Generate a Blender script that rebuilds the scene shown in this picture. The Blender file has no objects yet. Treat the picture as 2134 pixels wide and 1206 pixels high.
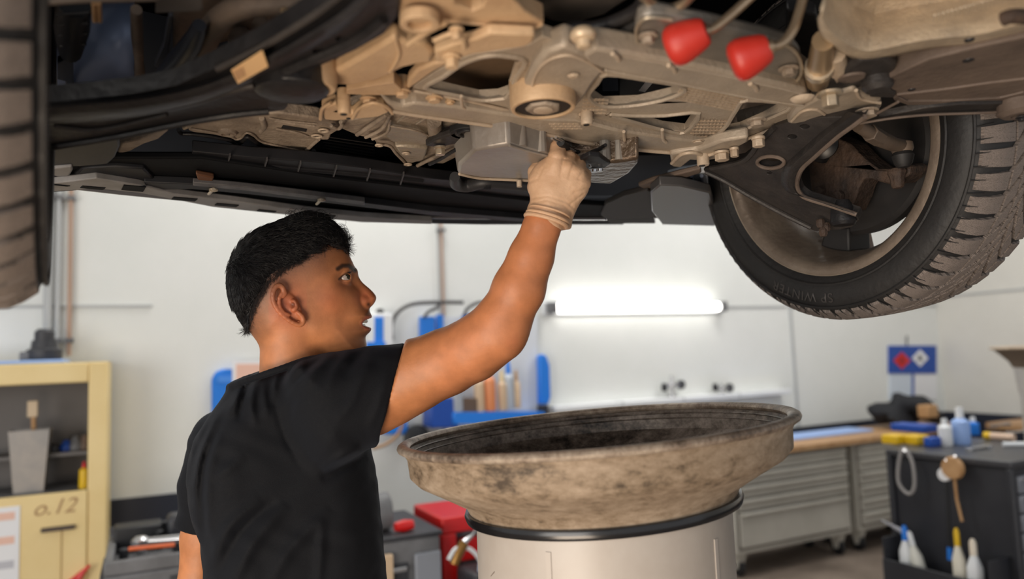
import bpy, bmesh, math, random
import numpy as np
from mathutils import Vector, Matrix
from mathutils.geometry import tessellate_polygon
random.seed(7); rng = np.random.default_rng(7)
SC = bpy.context.scene
COL = SC.collection
# ---------------------------------------------------------------- camera, world, lights, exposure
FPX = 1550.0
PITCH, ROLL = math.radians(5.05), math.radians(2.2)
EYE = np.array([0, 0, 1.55])
FW = np.array([0, math.cos(PITCH), math.sin(PITCH)])
UP0 = np.array([0, -math.sin(PITCH), math.cos(PITCH)])
RT = np.array([1., 0, 0]) * math.cos(ROLL) - UP0 * math.sin(ROLL)
UP = UP0 * math.cos(ROLL) + np.array([1., 0, 0]) * math.sin(ROLL)
cam_d = bpy.data.cameras.new('camera'); cam = bpy.data.objects.new('camera', cam_d); COL.objects.link(cam)
cam_d.sensor_width = 36; cam_d.lens = 36 * FPX / 2134; cam_d.clip_start = 0.05; cam_d.clip_end = 60
cam.matrix_world = Matrix(((RT[0], UP[0], -FW[0], EYE[0]), (RT[1], UP[1], -FW[1], EYE[1]), (RT[2], UP[2], -FW[2], EYE[2]), (0, 0, 0, 1)))
cam_d.dof.use_dof = True; cam_d.dof.focus_distance = 1.3; cam_d.dof.aperture_fstop = 2.0
SC.camera = cam
SC.view_settings.view_transform = 'Standard'; SC.view_settings.look = 'None'
SC.view_settings.gamma = 1; SC.view_settings.use_curve_mapping = False
SC.view_settings.exposure = 0.0
world = bpy.data.worlds.new('world'); SC.world = world; world.use_nodes = True
world.node_tree.nodes['Background'].inputs[0].default_value = (0.93, 0.96, 1.0, 1)
world.node_tree.nodes['Background'].inputs[1].default_value = 0.75

def area(name, loc, target, sx, sy, power, color):
    d = bpy.data.lights.new(name, 'AREA'); d.shape = 'RECTANGLE'; d.size = sx; d.size_y = sy
    d.energy = power; d.color = color
    o = bpy.data.objects.new(name, d); COL.objects.link(o); o.location = loc
    o.rotation_euler = (Vector(target) - Vector(loc)).to_track_quat('-Z', 'Y').to_euler()
    return o
area('ceiling_light_left', (-1.2, 4.3, 3.9), (-1.2, 4.6, 0), 2.4, 0.5, 60, (1, .98, .95))
area('ceiling_light_right', (2.6, 4.6, 3.9), (2.8, 5.2, 0), 2.4, 0.5, 60, (1, .98, .95))
area('rear_fill_light', (-2.6, -2.6, 1.5), (0.1, 1.2, 1.7), 3.0, 2.4, 150, (1.0, .95, .88))  # unseen warm fill added behind the camera to brighten the underside
area('inspection_lamp', (-0.7, -0.35, 0.7), (0.15, 1.0, 1.95), 0.9, 0.6, 26, (1.0, .82, .64))

# ---------------------------------------------------------------- pixel to point helpers (real depths)
def proj(P):
    d = np.asarray(P, float) - EYE; z = d @ FW
    return np.stack([1067 + FPX * (d @ RT) / z, 603 - FPX * (d @ UP) / z], -1)
def ray(x, y): return FW + (x - 1067) / FPX * RT - (y - 603) / FPX * UP
def PZ(x, y, z):
    d = ray(x, y); return EYE + d * ((z - EYE[2]) / d[2])
def PY(x, y, Y):
    d = ray(x, y); return EYE + d * (Y / d[1])
class Plane:
    def __init__(s, o, n): s.o = np.array(o, float); n = np.array(n, float); s.n = n / np.linalg.norm(n)
    @staticmethod
    def through(a, b, c):
        a, b, c = map(np.array, (a, b, c)); n = np.cross(b - a, c - a)
        if n[2] < 0: n = -n
        return Plane(a, n)
    def at(s, x, y, w=0.0):
        d = ray(x, y); return EYE + d * (((s.o + s.n * w - EYE) @ s.n) / (d @ s.n))
def horiz(z): return Plane((0, 0, z), (0, 0, 1))

# ---------------------------------------------------------------- materials
def s2l(v):
    v = v / 255.0
    return v / 12.92 if v <= 0.04045 else ((v + 0.055) / 1.055) ** 2.4
def rgb(r, g, b): return (s2l(r), s2l(g), s2l(b), 1)
MATS = {}
def mat(name, col, rough=.5, metal=0., col2=None, scale=8., bump=0., bscale=60., spec=.5, emit=0., attr=None, alpha=1., sss=0., stretch=None, thresh=(.35, .65), coat=0.):
    if name in MATS: return MATS[name]
    m = bpy.data.materials.new(name); m.use_nodes = True; nt = m.node_tree; N = nt.nodes; L = nt.links
    b = N['Principled BSDF']
    b.inputs['Roughness'].default_value = rough; b.inputs['Metallic'].default_value = metal
    b.inputs['Specular IOR Level'].default_value = spec
    b.inputs['Coat Weight'].default_value = coat
    b.inputs['Base Color'].default_value = rgb(*col)
    tc = N.new('ShaderNodeTexCoord'); vec = tc.outputs['Object']
    if stretch:
        mp = N.new('ShaderNodeMapping'); mp.inputs['Scale'].default_value = stretch; L.new(vec, mp.inputs[0]); vec = mp.outputs[0]
    if attr:
        a = N.new('ShaderNodeVertexColor'); a.layer_name = attr
        src = a.outputs[0]
        if col2:
            nz = N.new('ShaderNodeTexNoise'); nz.inputs['Scale'].default_value = scale; nz.inputs['Detail'].default_value = 5
            L.new(vec, nz.inputs[0]); mr = N.new('ShaderNodeMapRange'); mr.inputs[1].default_value = .3; mr.inputs[2].default_value = .7
            mr.inputs[3].default_value = .86; mr.inputs[4].default_value = 1.12
            L.new(nz.outputs[0], mr.inputs[0]); mx = N.new('ShaderNodeVectorMath'); mx.operation = 'SCALE'
            L.new(src, mx.inputs[0]); L.new(mr.outputs[0], mx.inputs[3]); src = mx.outputs[0]
        L.new(src, b.inputs['Base Color'])
    elif col2:
        nz = N.new('ShaderNodeTexNoise'); nz.inputs['Scale'].default_value = scale; nz.inputs['Detail'].default_value = 8; nz.inputs['Roughness'].default_value = .65
        L.new(vec, nz.inputs[0]); cr = N.new('ShaderNodeValToRGB')
        cr.color_ramp.elements[0].position = thresh[0]; cr.color_ramp.elements[1].position = thresh[1]
        cr.color_ramp.elements[0].color = rgb(*col); cr.color_ramp.elements[1].color = rgb(*col2)
        L.new(nz.outputs[0], cr.inputs[0]); L.new(cr.outputs[0], b.inputs['Base Color'])
        mr = N.new('ShaderNodeMapRange'); mr.inputs[3].default_value = max(.05, rough - .12); mr.inputs[4].default_value = min(1, rough + .15)
        L.new(nz.outputs[0], mr.inputs[0]); L.new(mr.outputs[0], b.inputs['Roughness'])
    if bump:
        n2 = N.new('ShaderNodeTexNoise'); n2.inputs['Scale'].default_value = bscale; n2.inputs['Detail'].default_value = 6
        L.new(vec, n2.inputs[0]); bp = N.new('ShaderNodeBump'); bp.inputs['Strength'].default_value = bump; bp.inputs['Distance'].default_value = .01
        L.new(n2.outputs[0], bp.inputs['Height']); L.new(bp.outputs[0], b.inputs['Normal'])
    if emit:
        b.inputs['Emission Color'].default_value = rgb(*col); b.inputs['Emission Strength'].default_value = emit
    if alpha < 1:
        b.inputs['Transmission Weight'].default_value = 1 - alpha; b.inputs['IOR'].default_value = 1.2
    if sss:
        b.inputs['Subsurface Weight'].default_value = sss; b.inputs['Subsurface Radius'].default_value = (1, .35, .2); b.inputs['Subsurface Scale'].default_value = .008
    MATS[name] = m; return m
ALU = mat('cast_aluminium', (176, 156, 134), .5, .15, (200, 182, 160), 14, .15, 160)
ALUW = mat('lamplit_cast_aluminium', (186, 154, 120), .5, .12, (206, 176, 140), 9, .15, 140)  # cast aluminium again, with the lamp's warm light put into its colour
ALUD = mat('dirty_casting', (128, 114, 100), .55, .15, (172, 156, 138), 22, .3, 160)
STEEL = mat('zinc_bolt_steel', (176, 160, 138), .38, .7, (206, 192, 170), 40)
BLK = mat('black_painted_steel', (22, 22, 25), .45, 0, (36, 34, 35), 10, .2, 60)
BLKW = mat('dusty_black_steel', (34, 32, 32), .5, 0, (58, 53, 50), 9, .25, 70)
BRN = mat('dusty_brown_plate', (84, 72, 64), .6, 0, (112, 97, 86), 7, .2, 70)
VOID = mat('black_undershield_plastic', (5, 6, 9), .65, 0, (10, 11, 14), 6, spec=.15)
PLAS = mat('dark_grey_plastic', (19, 20, 24), .5, 0, (32, 32, 35), 12, spec=.3)
LIPG = mat('grey_bumper_plastic', (104, 102, 100), .5, 0, (134, 132, 132), 10)
RUB = mat('black_rubber', (20, 20, 21), .6, 0, (34, 32, 31), 20)
RUST = mat('rusty_iron', (46, 36, 31), .75, .05, (78, 60, 48), 25, .6, 80)
REDB = mat('red_plastic_cap', (176, 40, 30), .45, 0, (188, 50, 38), 8)
SHLD = mat('embossed_heat_shield', (176, 160, 140), .4, .3, (208, 190, 164), 25, .35, 220)
# ---------------------------------------------------------------- mesh builder
class MB:
    def __init__(s): s.v = []; s.f = []
    def add(s, vs, fs):
        n = len(s.v); s.v += [tuple(map(float, q)) for q in vs]; s.f += [tuple(i + n for i in q) for q in fs]; return s
    def prism(s, loops, thick, plane=None, px=True, up=None):
        """loops (outer first, then holes) on a plane; thick along the plane normal"""
        L3 = []
        for lp in loops: L3.append([np.array(plane.at(*q)) if px else np.array(q, float) for q in lp])
        up = np.array(up, float) if up is not None else plane.n
        tri = tessellate_polygon([[Vector((float((q @ s_u(up)[0])), float(q @ s_u(up)[1]), 0)) for q in lp] for lp in L3])
        flat = [q for lp in L3 for q in lp]; n = len(flat)
        fs = []
        for t in tri: fs.append(tuple(t)); fs.append(tuple(i + n for i in reversed(t)))
        k = 0
        for lp in L3:
            m = len(lp)
            for i in range(m):
                j = (i + 1) % m; fs.append((k + i, k + j, k + j + n, k + i + n))
            k += m
        return s.add(flat + [q + up * thick for q in flat], fs)
    def tube(s, pts, r, seg=10, cap=True, closed=False):
        pts = [np.array(p, float) for p in pts]; n = len(pts)
        rr = r if hasattr(r, '__len__') else [r] * n
        ups = None; vs = []; fs = []
        for i, p in enumerate(pts):
            if closed: t = pts[(i + 1) % n] - pts[i - 1]
            else: t = pts[min(i + 1, n - 1)] - pts[max(i - 1, 0)]
            t = t / (np.linalg.norm(t) + 1e-12)
            if ups is None:
                a = np.array([0, 0, 1.]) if abs(t[2]) < .9 else np.array([1., 0, 0]); ups = np.cross(t, a)
            ups = ups - (ups @ t) * t; ups /= np.linalg.norm(ups) + 1e-12; b = np.cross(t, ups)
            for k in range(seg):
                a = 2 * math.pi * k / seg; vs.append(p + rr[i] * (math.cos(a) * ups + math.sin(a) * b))
        m = n if closed else n - 1
        for i in range(m):
            for k in range(seg):
                a = i * seg + k; b_ = i * seg + (k + 1) % seg; c = ((i + 1) % n) * seg
                fs.append((a, b_, c + (k + 1) % seg, c + k))
        if cap and not closed: fs.append(tuple(range(seg))[::-1]); fs.append(tuple((n - 1) * seg + k for k in range(seg)))
        return s.add(vs, fs)
    def lathe(s, o, axis, prof, seg=32, start=0, closed=False):
        """prof: list of (radius, distance along axis); closed joins the profile's ends"""
        o = np.array(o, float); a = np.array(axis, float); a /= np.linalg.norm(a)
        u, w = s_u(a); vs = []; fs = []
        for (r, h) in prof:
            for k in range(seg):
                t = 2 * math.pi * (k + start) / seg; vs.append(o + a * h + r * (math.cos(t) * u + math.sin(t) * w))
        n = len(prof); m = n if closed else n - 1
        for i in range(m):
            j = (i + 1) % n
            for k in range(seg):
                k2 = (k + 1) % seg; fs.append((i * seg + k, i * seg + k2, j * seg + k2, j * seg + k))
        if not closed: fs.append(tuple(range(seg))[::-1]); fs.append(tuple((n - 1) * seg + k for k in range(seg)))
        return s.add(vs, fs)
    def box(s, c, ax, ay, az):
        """centre and three half-axis vectors"""
        c, ax, ay, az = (np.array(q, float) for q in (c, ax, ay, az))
        vs = [c + i * ax + j * ay + k * az for k in (-1, 1) for j in (-1, 1) for i in (-1, 1)]
        return s.add(vs, [(0, 2, 3, 1), (4, 5, 7, 6), (0, 1, 5, 4), (2, 6, 7, 3), (0, 4, 6, 2), (1, 3, 7, 5)])
    def hexa(s, o, axis, r, h, start=.3): return s.lathe(o, axis, [(r * .85, 0), (r, h * .12), (r, h)], 6, start)
    def ball(s, o, r, seg=16, sq=(1, 1, 1)):
        o = np.array(o, float); vs = []; fs = []; n = seg // 2
        for i in range(n + 1):
            p = math.pi * i / n
            for k in range(seg):
                t = 2 * math.pi * k / seg
                vs.append(o + r * np.array([math.sin(p) * math.cos(t) * sq[0], math.sin(p) * math.sin(t) * sq[1], math.cos(p) * sq[2]]))
        for i in range(n):
            for k in range(seg): k2 = (k + 1) % seg; fs.append((i * seg + k, (i + 1) * seg + k, (i + 1) * seg + k2, i * seg + k2))
        return s.add(vs, fs)
    def grid(s, rows, thick=0.0):
        """loft between equal-length rows of points"""
        R = len(rows); Cn = len(rows[0]); vs = [np.array(q, float) for r in rows for q in r]; fs = []
        for i in range(R - 1):
            for j in range(Cn - 1): a = i * Cn + j; fs.append((a, a + 1, a + Cn + 1, a + Cn))
        return s.add(vs, fs)
    def build(s, name, m, parent=None, bevel=0., smooth=35, solid=0., sub=0, kind=None):
        me = bpy.data.meshes.new(name); me.from_pydata(s.v, [], s.f)
        bm = bmesh.new(); bm.from_mesh(me); bmesh.ops.remove_doubles(bm, verts=bm.verts, dist=1e-6)
        bmesh.ops.recalc_face_normals(bm, faces=bm.faces); bm.to_mesh(me); bm.free()
        o = bpy.data.objects.new(name, me); COL.objects.link(o)
        me.materials.append(m)
        if smooth:
            me.polygons.foreach_set('use_smooth', [True] * len(me.polygons)); me.set_sharp_from_angle(angle=math.radians(smooth))
        if solid: md = o.modifiers.new('solid', 'SOLIDIFY'); md.thickness = solid; md.offset = 0
        if bevel:
            md = o.modifiers.new('bevel', 'BEVEL'); md.width = bevel; md.segments = 2; md.limit_method = 'ANGLE'; md.angle_limit = math.radians(40)
        if sub: md = o.modifiers.new('sub', 'SUBSURF'); md.levels = md.render_levels = sub
        if parent is not None: setpar(o, parent)
        if kind: o['kind'] = kind
        return o
def s_u(a):
    a = np.array(a, float); a = a / np.linalg.norm(a)
    h = np.array([1., 0, 0]) if abs(a[0]) < .9 else np.array([0, 1., 0])
    u = h - (h @ a) * a; u /= np.linalg.norm(u); return u, np.cross(a, u)
def setpar(o, p):
    o.parent = p
    o.matrix_parent_inverse = Matrix.Translation(-p.location) if p.type == 'EMPTY' else Matrix.Identity(4)
def thing(name, loc, label, cat, group=None):
    o = bpy.data.objects.new(name, None); COL.objects.link(o); o.location = Vector([float(q) for q in loc]); o.empty_display_size = .05
    o['label'] = label; o['category'] = cat
    if group: o['group'] = group
    return o
def tag(o, label, cat, group=None):
    o['label'] = label; o['category'] = cat
    if group: o['group'] = group
    return o
def crom(pts, k=4, closed=True):
    """Catmull-Rom smoothing of a 2D/3D polyline"""
    P = np.array(pts, float); n = len(P); out = []
    for i in range(n if closed else n - 1):
        if closed: a, b, c, d = P[i - 1], P[i], P[(i + 1) % n], P[(i + 2) % n]
        else: a, b, c, d = P[max(i - 1, 0)], P[i], P[i + 1], P[min(i + 2, n - 1)]
        for j in range(k):
            t = j / k; out.append(.5 * (2 * b + (c - a) * t + (2 * a - 5 * b + 4 * c - d) * t * t + (3 * b - a - 3 * c + d) * t ** 3))
    if not closed: out.append(P[-1])
    return np.array(out)
UZ = np.array([0, 0, 1.])
# ---------------------------------------------------------------- room: wall line runs along E1, car sits square to it
E1 = np.array([.896, .444, 0]); E2 = np.array([.444, -.896, 0])      # E2 points from the wall into the room
W0 = np.array([-2.23, 4.13, 0])
def WL(a, b, z): return W0 + E1 * a + E2 * b + UZ * z
def on_wall(x, y, b=0.0):
    """point where a pixel meets the plane b metres in front of the back wall -> (a, z)"""
    p = Plane(WL(0, b, 0), E2).at(x, y); return ((p - W0) @ E1, p[2])
WALL = mat('white_painted_wall_panel', (222, 224, 220), .45, 0, (228, 229, 226), 1.5)
WALLR = mat('warm_white_wall_panel', (214, 211, 203), .5, 0, (222, 219, 211), 1.5)
NAVY = mat('navy_dado_paint', (34, 38, 52), .5)
SEAM = mat('grey_panel_joint', (176, 178, 178), .5)
FLOOR = mat('worn_workshop_floor', (104, 92, 82), .55, 0, (138, 124, 112), 2.5, .1, 20)
def struct(o): o['kind'] = 'structure'; return o
CRN = 7.12
def slab(a0, a1, z0, z1, b0, b1):
    m = MB(); m.box(WL((a0 + a1) / 2, (b0 + b1) / 2, (z0 + z1) / 2), E1 * (a1 - a0) / 2, E2 * (b1 - b0) / 2, UZ * (z1 - z0) / 2); return m
struct(slab(-6, CRN, 0, 4.4, -.2, 0).build('wall_back', WALL))
struct(slab(CRN, CRN + .2, 0, 4.4, -.2, 9).build('wall_right', WALLR))
struct(slab(-6, CRN + .2, -.1, 0, -.2, 9).build('floor', FLOOR))
struct(slab(-6, CRN + .2, 4.4, 4.5, -.2, 3.6).build('ceiling', WALL))
struct(slab(-6, 1.45, .0, .85, 0, .012).build('trim_1', NAVY))
struct(slab(4.3, CRN - .012, .0, .85, 0, .012).build('trim_2', NAVY))
struct(slab(CRN - .012, CRN, .0, .85, 0, 9).build('trim_3', NAVY))
# raised joints between the wall panels
wall_back = bpy.data.objects['wall_back']; wall_right = bpy.data.objects['wall_right']
for px in (915, 1640):
    a, z = on_wall(px, 560); slab(a - .012, a + .012, .86, 4.3, 0, .012).build('panel_joint', SEAM, wall_back)
a0, z0 = on_wall(1120, 640); a1, _ = on_wall(1640, 645)
for (sa, sb) in ((2.8, a1), (a1, CRN)): slab(sa + .012, sb - .012, 1.87, 1.885, 0, .01).build('panel_joint', SEAM, wall_back)
slab(-6, 0.2, 1.9, 1.915, 0, .01).build('panel_joint', SEAM, wall_back)
slab(CRN - .01, CRN, 1.95, 1.967, .02, 8.9).build('panel_joint', SEAM, wall_right)
m = slab(CRN - .01, CRN, .86, 4.3, 1.35, 1.37); m.build('panel_joint', SEAM, wall_right)
# ================================================================ BACKGROUND
YEL = mat('yellow_enamel', (226, 200, 140), .45, 0, (234, 210, 154), 3)
GREYM = mat('grey_metal', (92, 92, 94), .5, 0, (116, 116, 118), 6)
DKG = mat('dark_grey_metal', (44, 45, 50), .5, 0, (58, 58, 62), 6)
BLACK = mat('black_plastic', (20, 21, 25), .5)
BLUE = mat('blue_enamel', (28, 122, 222), .4)
BLUED = mat('dark_blue_plastic', (16, 70, 160), .4)
LBLUE = mat('pale_blue_plastic', (150, 180, 232), .45)
WHT = mat('white_plastic', (226, 228, 230), .4)
PAPER = mat('white_paper', (232, 232, 234), .7)
PINK = mat('pink_paper_print', (232, 190, 172), .7)
RED = mat('red_enamel', (205, 26, 24), .35)
ORG = mat('orange_plastic', (210, 100, 54), .45)
TAN = mat('tan_wood', (188, 148, 104), .6, 0, (170, 128, 84), 12)
WOOD = mat('beech_worktop', (160, 122, 84), .5, 0, (184, 146, 106), 5, stretch=(1, 6, 1))
LGR = mat('light_grey_drawer_paint', (168, 164, 154), .45, 0, (182, 178, 168), 3)
LGD = mat('light_grey_recess', (104, 98, 90), .5)
YLW = mat('bright_yellow_plastic', (222, 180, 20), .4)
BRASS = mat('brass', (150, 112, 62), .35, .8)
CHROME = mat('bright_steel', (190, 190, 192), .25, .9)
RBG = mat('grey_hose_rubber', (70, 68, 68), .55)
LAMP = mat('lit_fluorescent_tube', (255, 252, 246), .3, emit=7.0)
def pbox(name, plane, x0, y0, x1, y1, t, m, parent=None, bevel=.004, w=0.0):
    """box whose face on the plane spans a pixel rectangle; t metres thick, standing out along the normal"""
    mb = MB(); mb.prism([[(x0, y0), (x1, y0), (x1, y1), (x0, y1)]], t, Plane(plane.o + plane.n * w, plane.n)); return mb.build(name, m, parent, bevel=bevel)
def wallp(b): return Plane(WL(0, b, 0), E2)

# --- wall lamp
pa = on_wall(1152, 641, .06); pb = on_wall(1502, 639, .06); lz = (pa[1] + pb[1]) / 2
t = thing('wall_lamp', WL(pa[0], 0, lz), 'long glowing fluorescent lamp fixed sideways on the white wall', 'lamp')
slab(pa[0] - .06, pb[0] + .06, lz - .05, lz + .05, 0, .03).build('lamp_housing', WHT, t, bevel=.01)
m = MB(); m.tube([WL(pa[0] + .03, .065, lz), WL(pb[0] - .03, .065, lz)], .034, 14); m.build('lamp_tube', LAMP, t)
for a in (pa[0] - .01, pb[0] + .01): slab(a - .03, a + .03, lz - .04, lz + .04, .03, .1).build('end_cap', GREYM, t, bevel=.008)

# --- pipes on the wall
for px, mm, r, lab in ((101, SEAM, .022, 'thick pale grey conduit pipe nearest the left frame edge'), (121, SEAM, .014, 'thin pale grey conduit pipe between the thick grey and brown pipes'), (146, mat('brown_pipe', (170, 140, 120), .5), .012, 'thin brownish pipe on the wall above the yellow cabinet')):
    a, z = on_wall(px, 560, .03); m = MB(); m.tube([WL(a, .035, 1.64), WL(a, .035, 4.3)], r, 10); o = m.build('conduit_pipe', mm); tag(o, lab, 'pipe', 'pipes on the wall')
    for zz in (1.72, 2.5, 3.5): slab(a - r - .008, a + r + .008, zz - .012, zz + .012, 0.0, .035 + r + .004).build('pipe_clip', GREYM, o)
a, z = on_wall(915, 560, .02); m = MB(); m.tube([WL(a + .02, .03, 1.68), WL(a + .02, .03, 4.3)], .009, 8); o = tag(m.build('conduit_pipe', MATS['brown_pipe']), 'slim copper coloured pipe running down the wall beside the blue rack', 'pipe', 'pipes on the wall')
slab(a - .005, a + .045, 2.4, 2.42, 0, .043).build('pipe_clip', GREYM, o)

# --- yellow cabinet, open on top, door below
t = thing('storage_cabinet', WL(-.5, .2, 0), 'tall yellow metal cabinet with an open top shelf and handwriting on its door', 'cabinet')
CA0, CA1, CB, CZ = -1.0, 0.0, .44, on_wall(120, 756, .44)[1]
zo = on_wall(100, 1028, .44)[1]; zt = CZ - .1; sw = .085
m = slab(CA0, CA1, .06, CZ, .02, .035); m.build('back_panel', YEL, t)
for a in (CA0, CA1 - .012): slab(a, a + .012, .06, CZ, .035, CB - .02).build('side_panel', YEL, t)
slab(CA0, CA1, CZ - .015, CZ, .02, CB - .02).build('top_panel', YEL, t, bevel=.004)
slab(CA1 - sw, CA1, .06, CZ, CB - .02, CB).build('frame_stile', YEL, t, bevel=.008)
slab(CA0, CA0 + sw, .06, CZ, CB - .02, CB).build('frame_stile', YEL, t, bevel=.008)
slab(CA0 + sw, CA1 - sw, zt, CZ, CB - .02, CB).build('frame_rail', YEL, t, bevel=.008)
d = slab(CA0 + sw, CA1 - sw, .1, zo, CB - .012, CB + .012).build('door', YEL, t, bevel=.006)
slab(CA0 + sw, CA1 - .03, zo - .02, zo, .035, CB - .02).build('shelf', GREYM, t)
slab(CA0 + .02, CA1 - .02, .035 + .03, zo - .03, .036, .05).build('inner_panel', GREYM, t)
INNER = mat('grey_inner_lining', (108, 104, 102), .6)
slab(CA0 + .013, CA1 - .013, zo, CZ - .016, .036, .042).build('lining', INNER, t)
zs = on_wall(150, 942, .3)[1]
slab(CA0 + .013, CA1 - .013, zs - .015, zs, .045, .3).build('shelf', INNER, t)
ha, hz = on_wall(122, 1100, CB)
slab(ha - .07, ha + .07, hz - .008, hz + .012, CB + .012, CB + .035).build('door_handle', mat('dark_handle', (70, 56, 48), .5), d, bevel=.004)
slab(ha + .012, ha + .016, .1, hz - .01, CB + .012, CB + .016).build('door_edge', mat('yellow_shadow_gap', (170, 138, 84), .6), d)
# handwriting on the door
def text(body, size, m, parent, loc, ux, uy, ext=.0006, name='lettering'):
    c = bpy.data.curves.new(name, 'FONT'); c.body = body; c.size = size; c.extrude = ext; c.align_x = 'CENTER'; c.align_y = 'CENTER'; c.shear = .35
    o = bpy.data.objects.new(name, c); dg = bpy.context.evaluated_depsgraph_get(); COL.objects.link(o)
    bpy.context.view_layer.update(); me = bpy.data.meshes.new_from_object(o.evaluated_get(bpy.context.evaluated_depsgraph_get())); bpy.data.objects.remove(o)
    o = bpy.data.objects.new(name, me); COL.objects.link(o)
    ux = Vector(ux).normalized(); uy = Vector(uy).normalized(); n = ux.cross(uy)
    Mx = Matrix(((ux[0], uy[0], n[0], loc[0]), (ux[1], uy[1], n[1], loc[1]), (ux[2], uy[2], n[2], loc[2]), (0, 0, 0, 1)))
    me.transform(Mx); me.materials.clear(); me.materials.append(m)
    if parent is not None: setpar(o, parent)
    return o
ta, tz = on_wall(113, 1056, CB); INK = mat('brown_marker_ink', (172, 136, 94), .6)
text('o.12', .10, INK, d, WL(ta, CB + .0145, tz), E1, UZ)
pa_, pz_ = on_wall(43, 1052, CB)
o = slab(pa_ - .3, pa_, pz_ - .5, pz_, CB + .013, CB + .017).build('notice_sheet', PAPER); tag(o, 'white printed notice taped to the yellow cabinet door', 'sheet')
for k in range(4):
    slab(pa_ - .28, pa_ - .02, pz_ - .06 - k * .11, pz_ - .025 - k * .11, CB + .017, CB + .0185).build('printed_block', PINK if k != 2 else mat('pale_grey_print', (190, 190, 196), .7), o)
zc = CZ
o = slab(-.9, on_wall(135, 750, .4)[0], zc, zc + .018, .1, CB - .03).build('folded_cloth', LBLUE, None, bevel=.006); tag(o, 'pale blue folded cloth lying along the top of the yellow cabinet', 'cloth')
# motor on the cabinet
aa, zz = on_wall(92, 750, .28); t = thing('electric_motor', WL(aa, .28, zc), 'dark grey machine part standing on top of the yellow cabinet', 'motor')
m = MB(); m.lathe(WL(aa, .28, zc + .018), UZ, [(.075, 0), (.08, .01), (.08, .05), (.06, .06), (.055, .1)], 20); m.build('housing', DKG, t)
m = MB(); m.lathe(WL(aa, .28, zc + .11), UZ, [(.045, 0), (.045, .05), (.03, .065)], 16); m.build('cap', DKG, t)
m = MB(); m.box(WL(aa - .03, .28, zc + .04), E1 * .07, E2 * .05, UZ * .022); m.build('terminal_box', GREYM, t, bevel=.006)
# metal bin, brush, bits in the open shelf
bx, bz = on_wall(62, 1024, .3); t = thing('metal_bin', WL(bx, .3, zo), 'grey scoop bin standing inside the yellow cabinet', 'bin')
m = MB(); w0, w1 = .062, .085; h = .3
ring = lambda w, z, dd: [WL(bx + i * w, .3 + j * dd, zo + z) for i, j in ((-1, -1), (1, -1), (1, 1), (-1, 1))]
v = ring(w0, 0, .05) + ring(w1, h, .07) + ring(w1 - .004, h, .066) + ring(w0 - .004, .006, .046)
m.add(v, [(0, 1, 2, 3)] + [(i, (i + 1) % 4, 4 + (i + 1) % 4, 4 + i) for i in range(4)] + [(4 + i, 4 + (i + 1) % 4, 8 + (i + 1) % 4, 8 + i) for i in range(4)] + [(8 + i, 8 + (i + 1) % 4, 12 + (i + 1) % 4, 12 + i) for i in range(4)] + [(12, 13, 14, 15)])
m.build('bin_body', mat('galvanised_sheet', (140, 138, 136), .45, .3, (168, 160, 152), 6), t)
t = thing('paint_brush', WL(bx + .0, .3, zo + .01), 'paint brush standing bristles up in the grey bin', 'brush')
m = MB(); m.tube([WL(bx + .02, .3, zo + .02), WL(bx + .01, .3, zo + h + .06)], .011, 8); m.build('handle', TAN, t)
m = MB(); m.box(WL(bx + .006, .3, zo + h + .1), E1 * .022, E2 * .01, UZ * .04); m.build('bristles', mat('pale_bristles', (212, 190, 160), .8), t, bevel=.004)
ya, yz = on_wall(175, 1014, .38); t = thing('glue_bottle', WL(ya, .38, zo), 'small yellow squeeze bottle at the right edge of the cabinet shelf', 'bottle')
m = MB(); m.lathe(WL(ya, .38, zo), UZ, [(.022, 0), (.024, .01), (.022, .09), (.01, .1)], 14); m.build('bottle_body', YLW, t)
m = MB(); m.lathe(WL(ya, .38, zo + .1), UZ, [(.01, 0), (.008, .02), (.004, .03)], 10); m.build('cap', RED, t)
for k, (px, s_, mm, lab) in enumerate(((113, .03, DKG, 'dark round socket head on the inner cabinet shelf beside the bin'), (138, .03, BLUED, 'blue plastic plug on the inner cabinet shelf'), (158, .035, GREYM, 'grey clamp body on the inner cabinet shelf'), (177, .03, mat('brown_part', (104, 84, 70), .6), 'brown fitting at the right end of the inner cabinet shelf'))):
    ka, kz = on_wall(px, 930, .2); m = MB()
    m.lathe(WL(ka, .2, zs), UZ, [(s_, 0), (s_ * 1.1, s_ * .5), (s_ * .8, s_ * 1.2), (s_ * .4, s_ * 1.5 + .01 * k)], 10); tag(m.build('spare_part', mm), lab, 'part', 'parts on the cabinet shelf')

# --- left tool trolley
C0 = np.array([-1.53, 2.79, 0]); TX, TY = E1, -E2
def tb(o, x0, x1, y0, y1, z0, z1, X=E1, Y=-E2):
    m = MB(); m.box(o + X * (x0 + x1) / 2 + Y * (y0 + y1) / 2 + UZ * (z0 + z1) / 2, X * (x1 - x0) / 2, Y * (y1 - y0) / 2, UZ * (z1 - z0) / 2); return m
t = thing('tool_trolley', C0 + TX * .32 + TY * .27, 'grey tool trolley crowded with tools beside the yellow cabinet', 'trolley')
tb(C0, 0, .66, 0, .55, .14, .80).build('body', GREYM, t, bevel=.012)
tb(C0, .0, .66, .0, .03, .80, .85).build('tray_rim', GREYM, t, bevel=.006); tb(C0, .0, .66, .52, .55, .80, .88).build('tray_rim', DKG, t, bevel=.006)
tb(C0, .0, .03, .03, .52, .80, .85).build('tray_rim', GREYM, t, bevel=.006); tb(C0, .63, .66, .03, .52, .80, .85).build('tray_rim', GREYM, t, bevel=.006)
for k in range(5):
    z = .20 + k * .118; d = tb(C0, .22, .62, -.012, 0, z, z + .1).build('drawer', DKG, t, bevel=.004); tb(C0, .24, .60, -.03, -.012, z + .075, z + .088).build('drawer_pull', CHROME, d)
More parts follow.
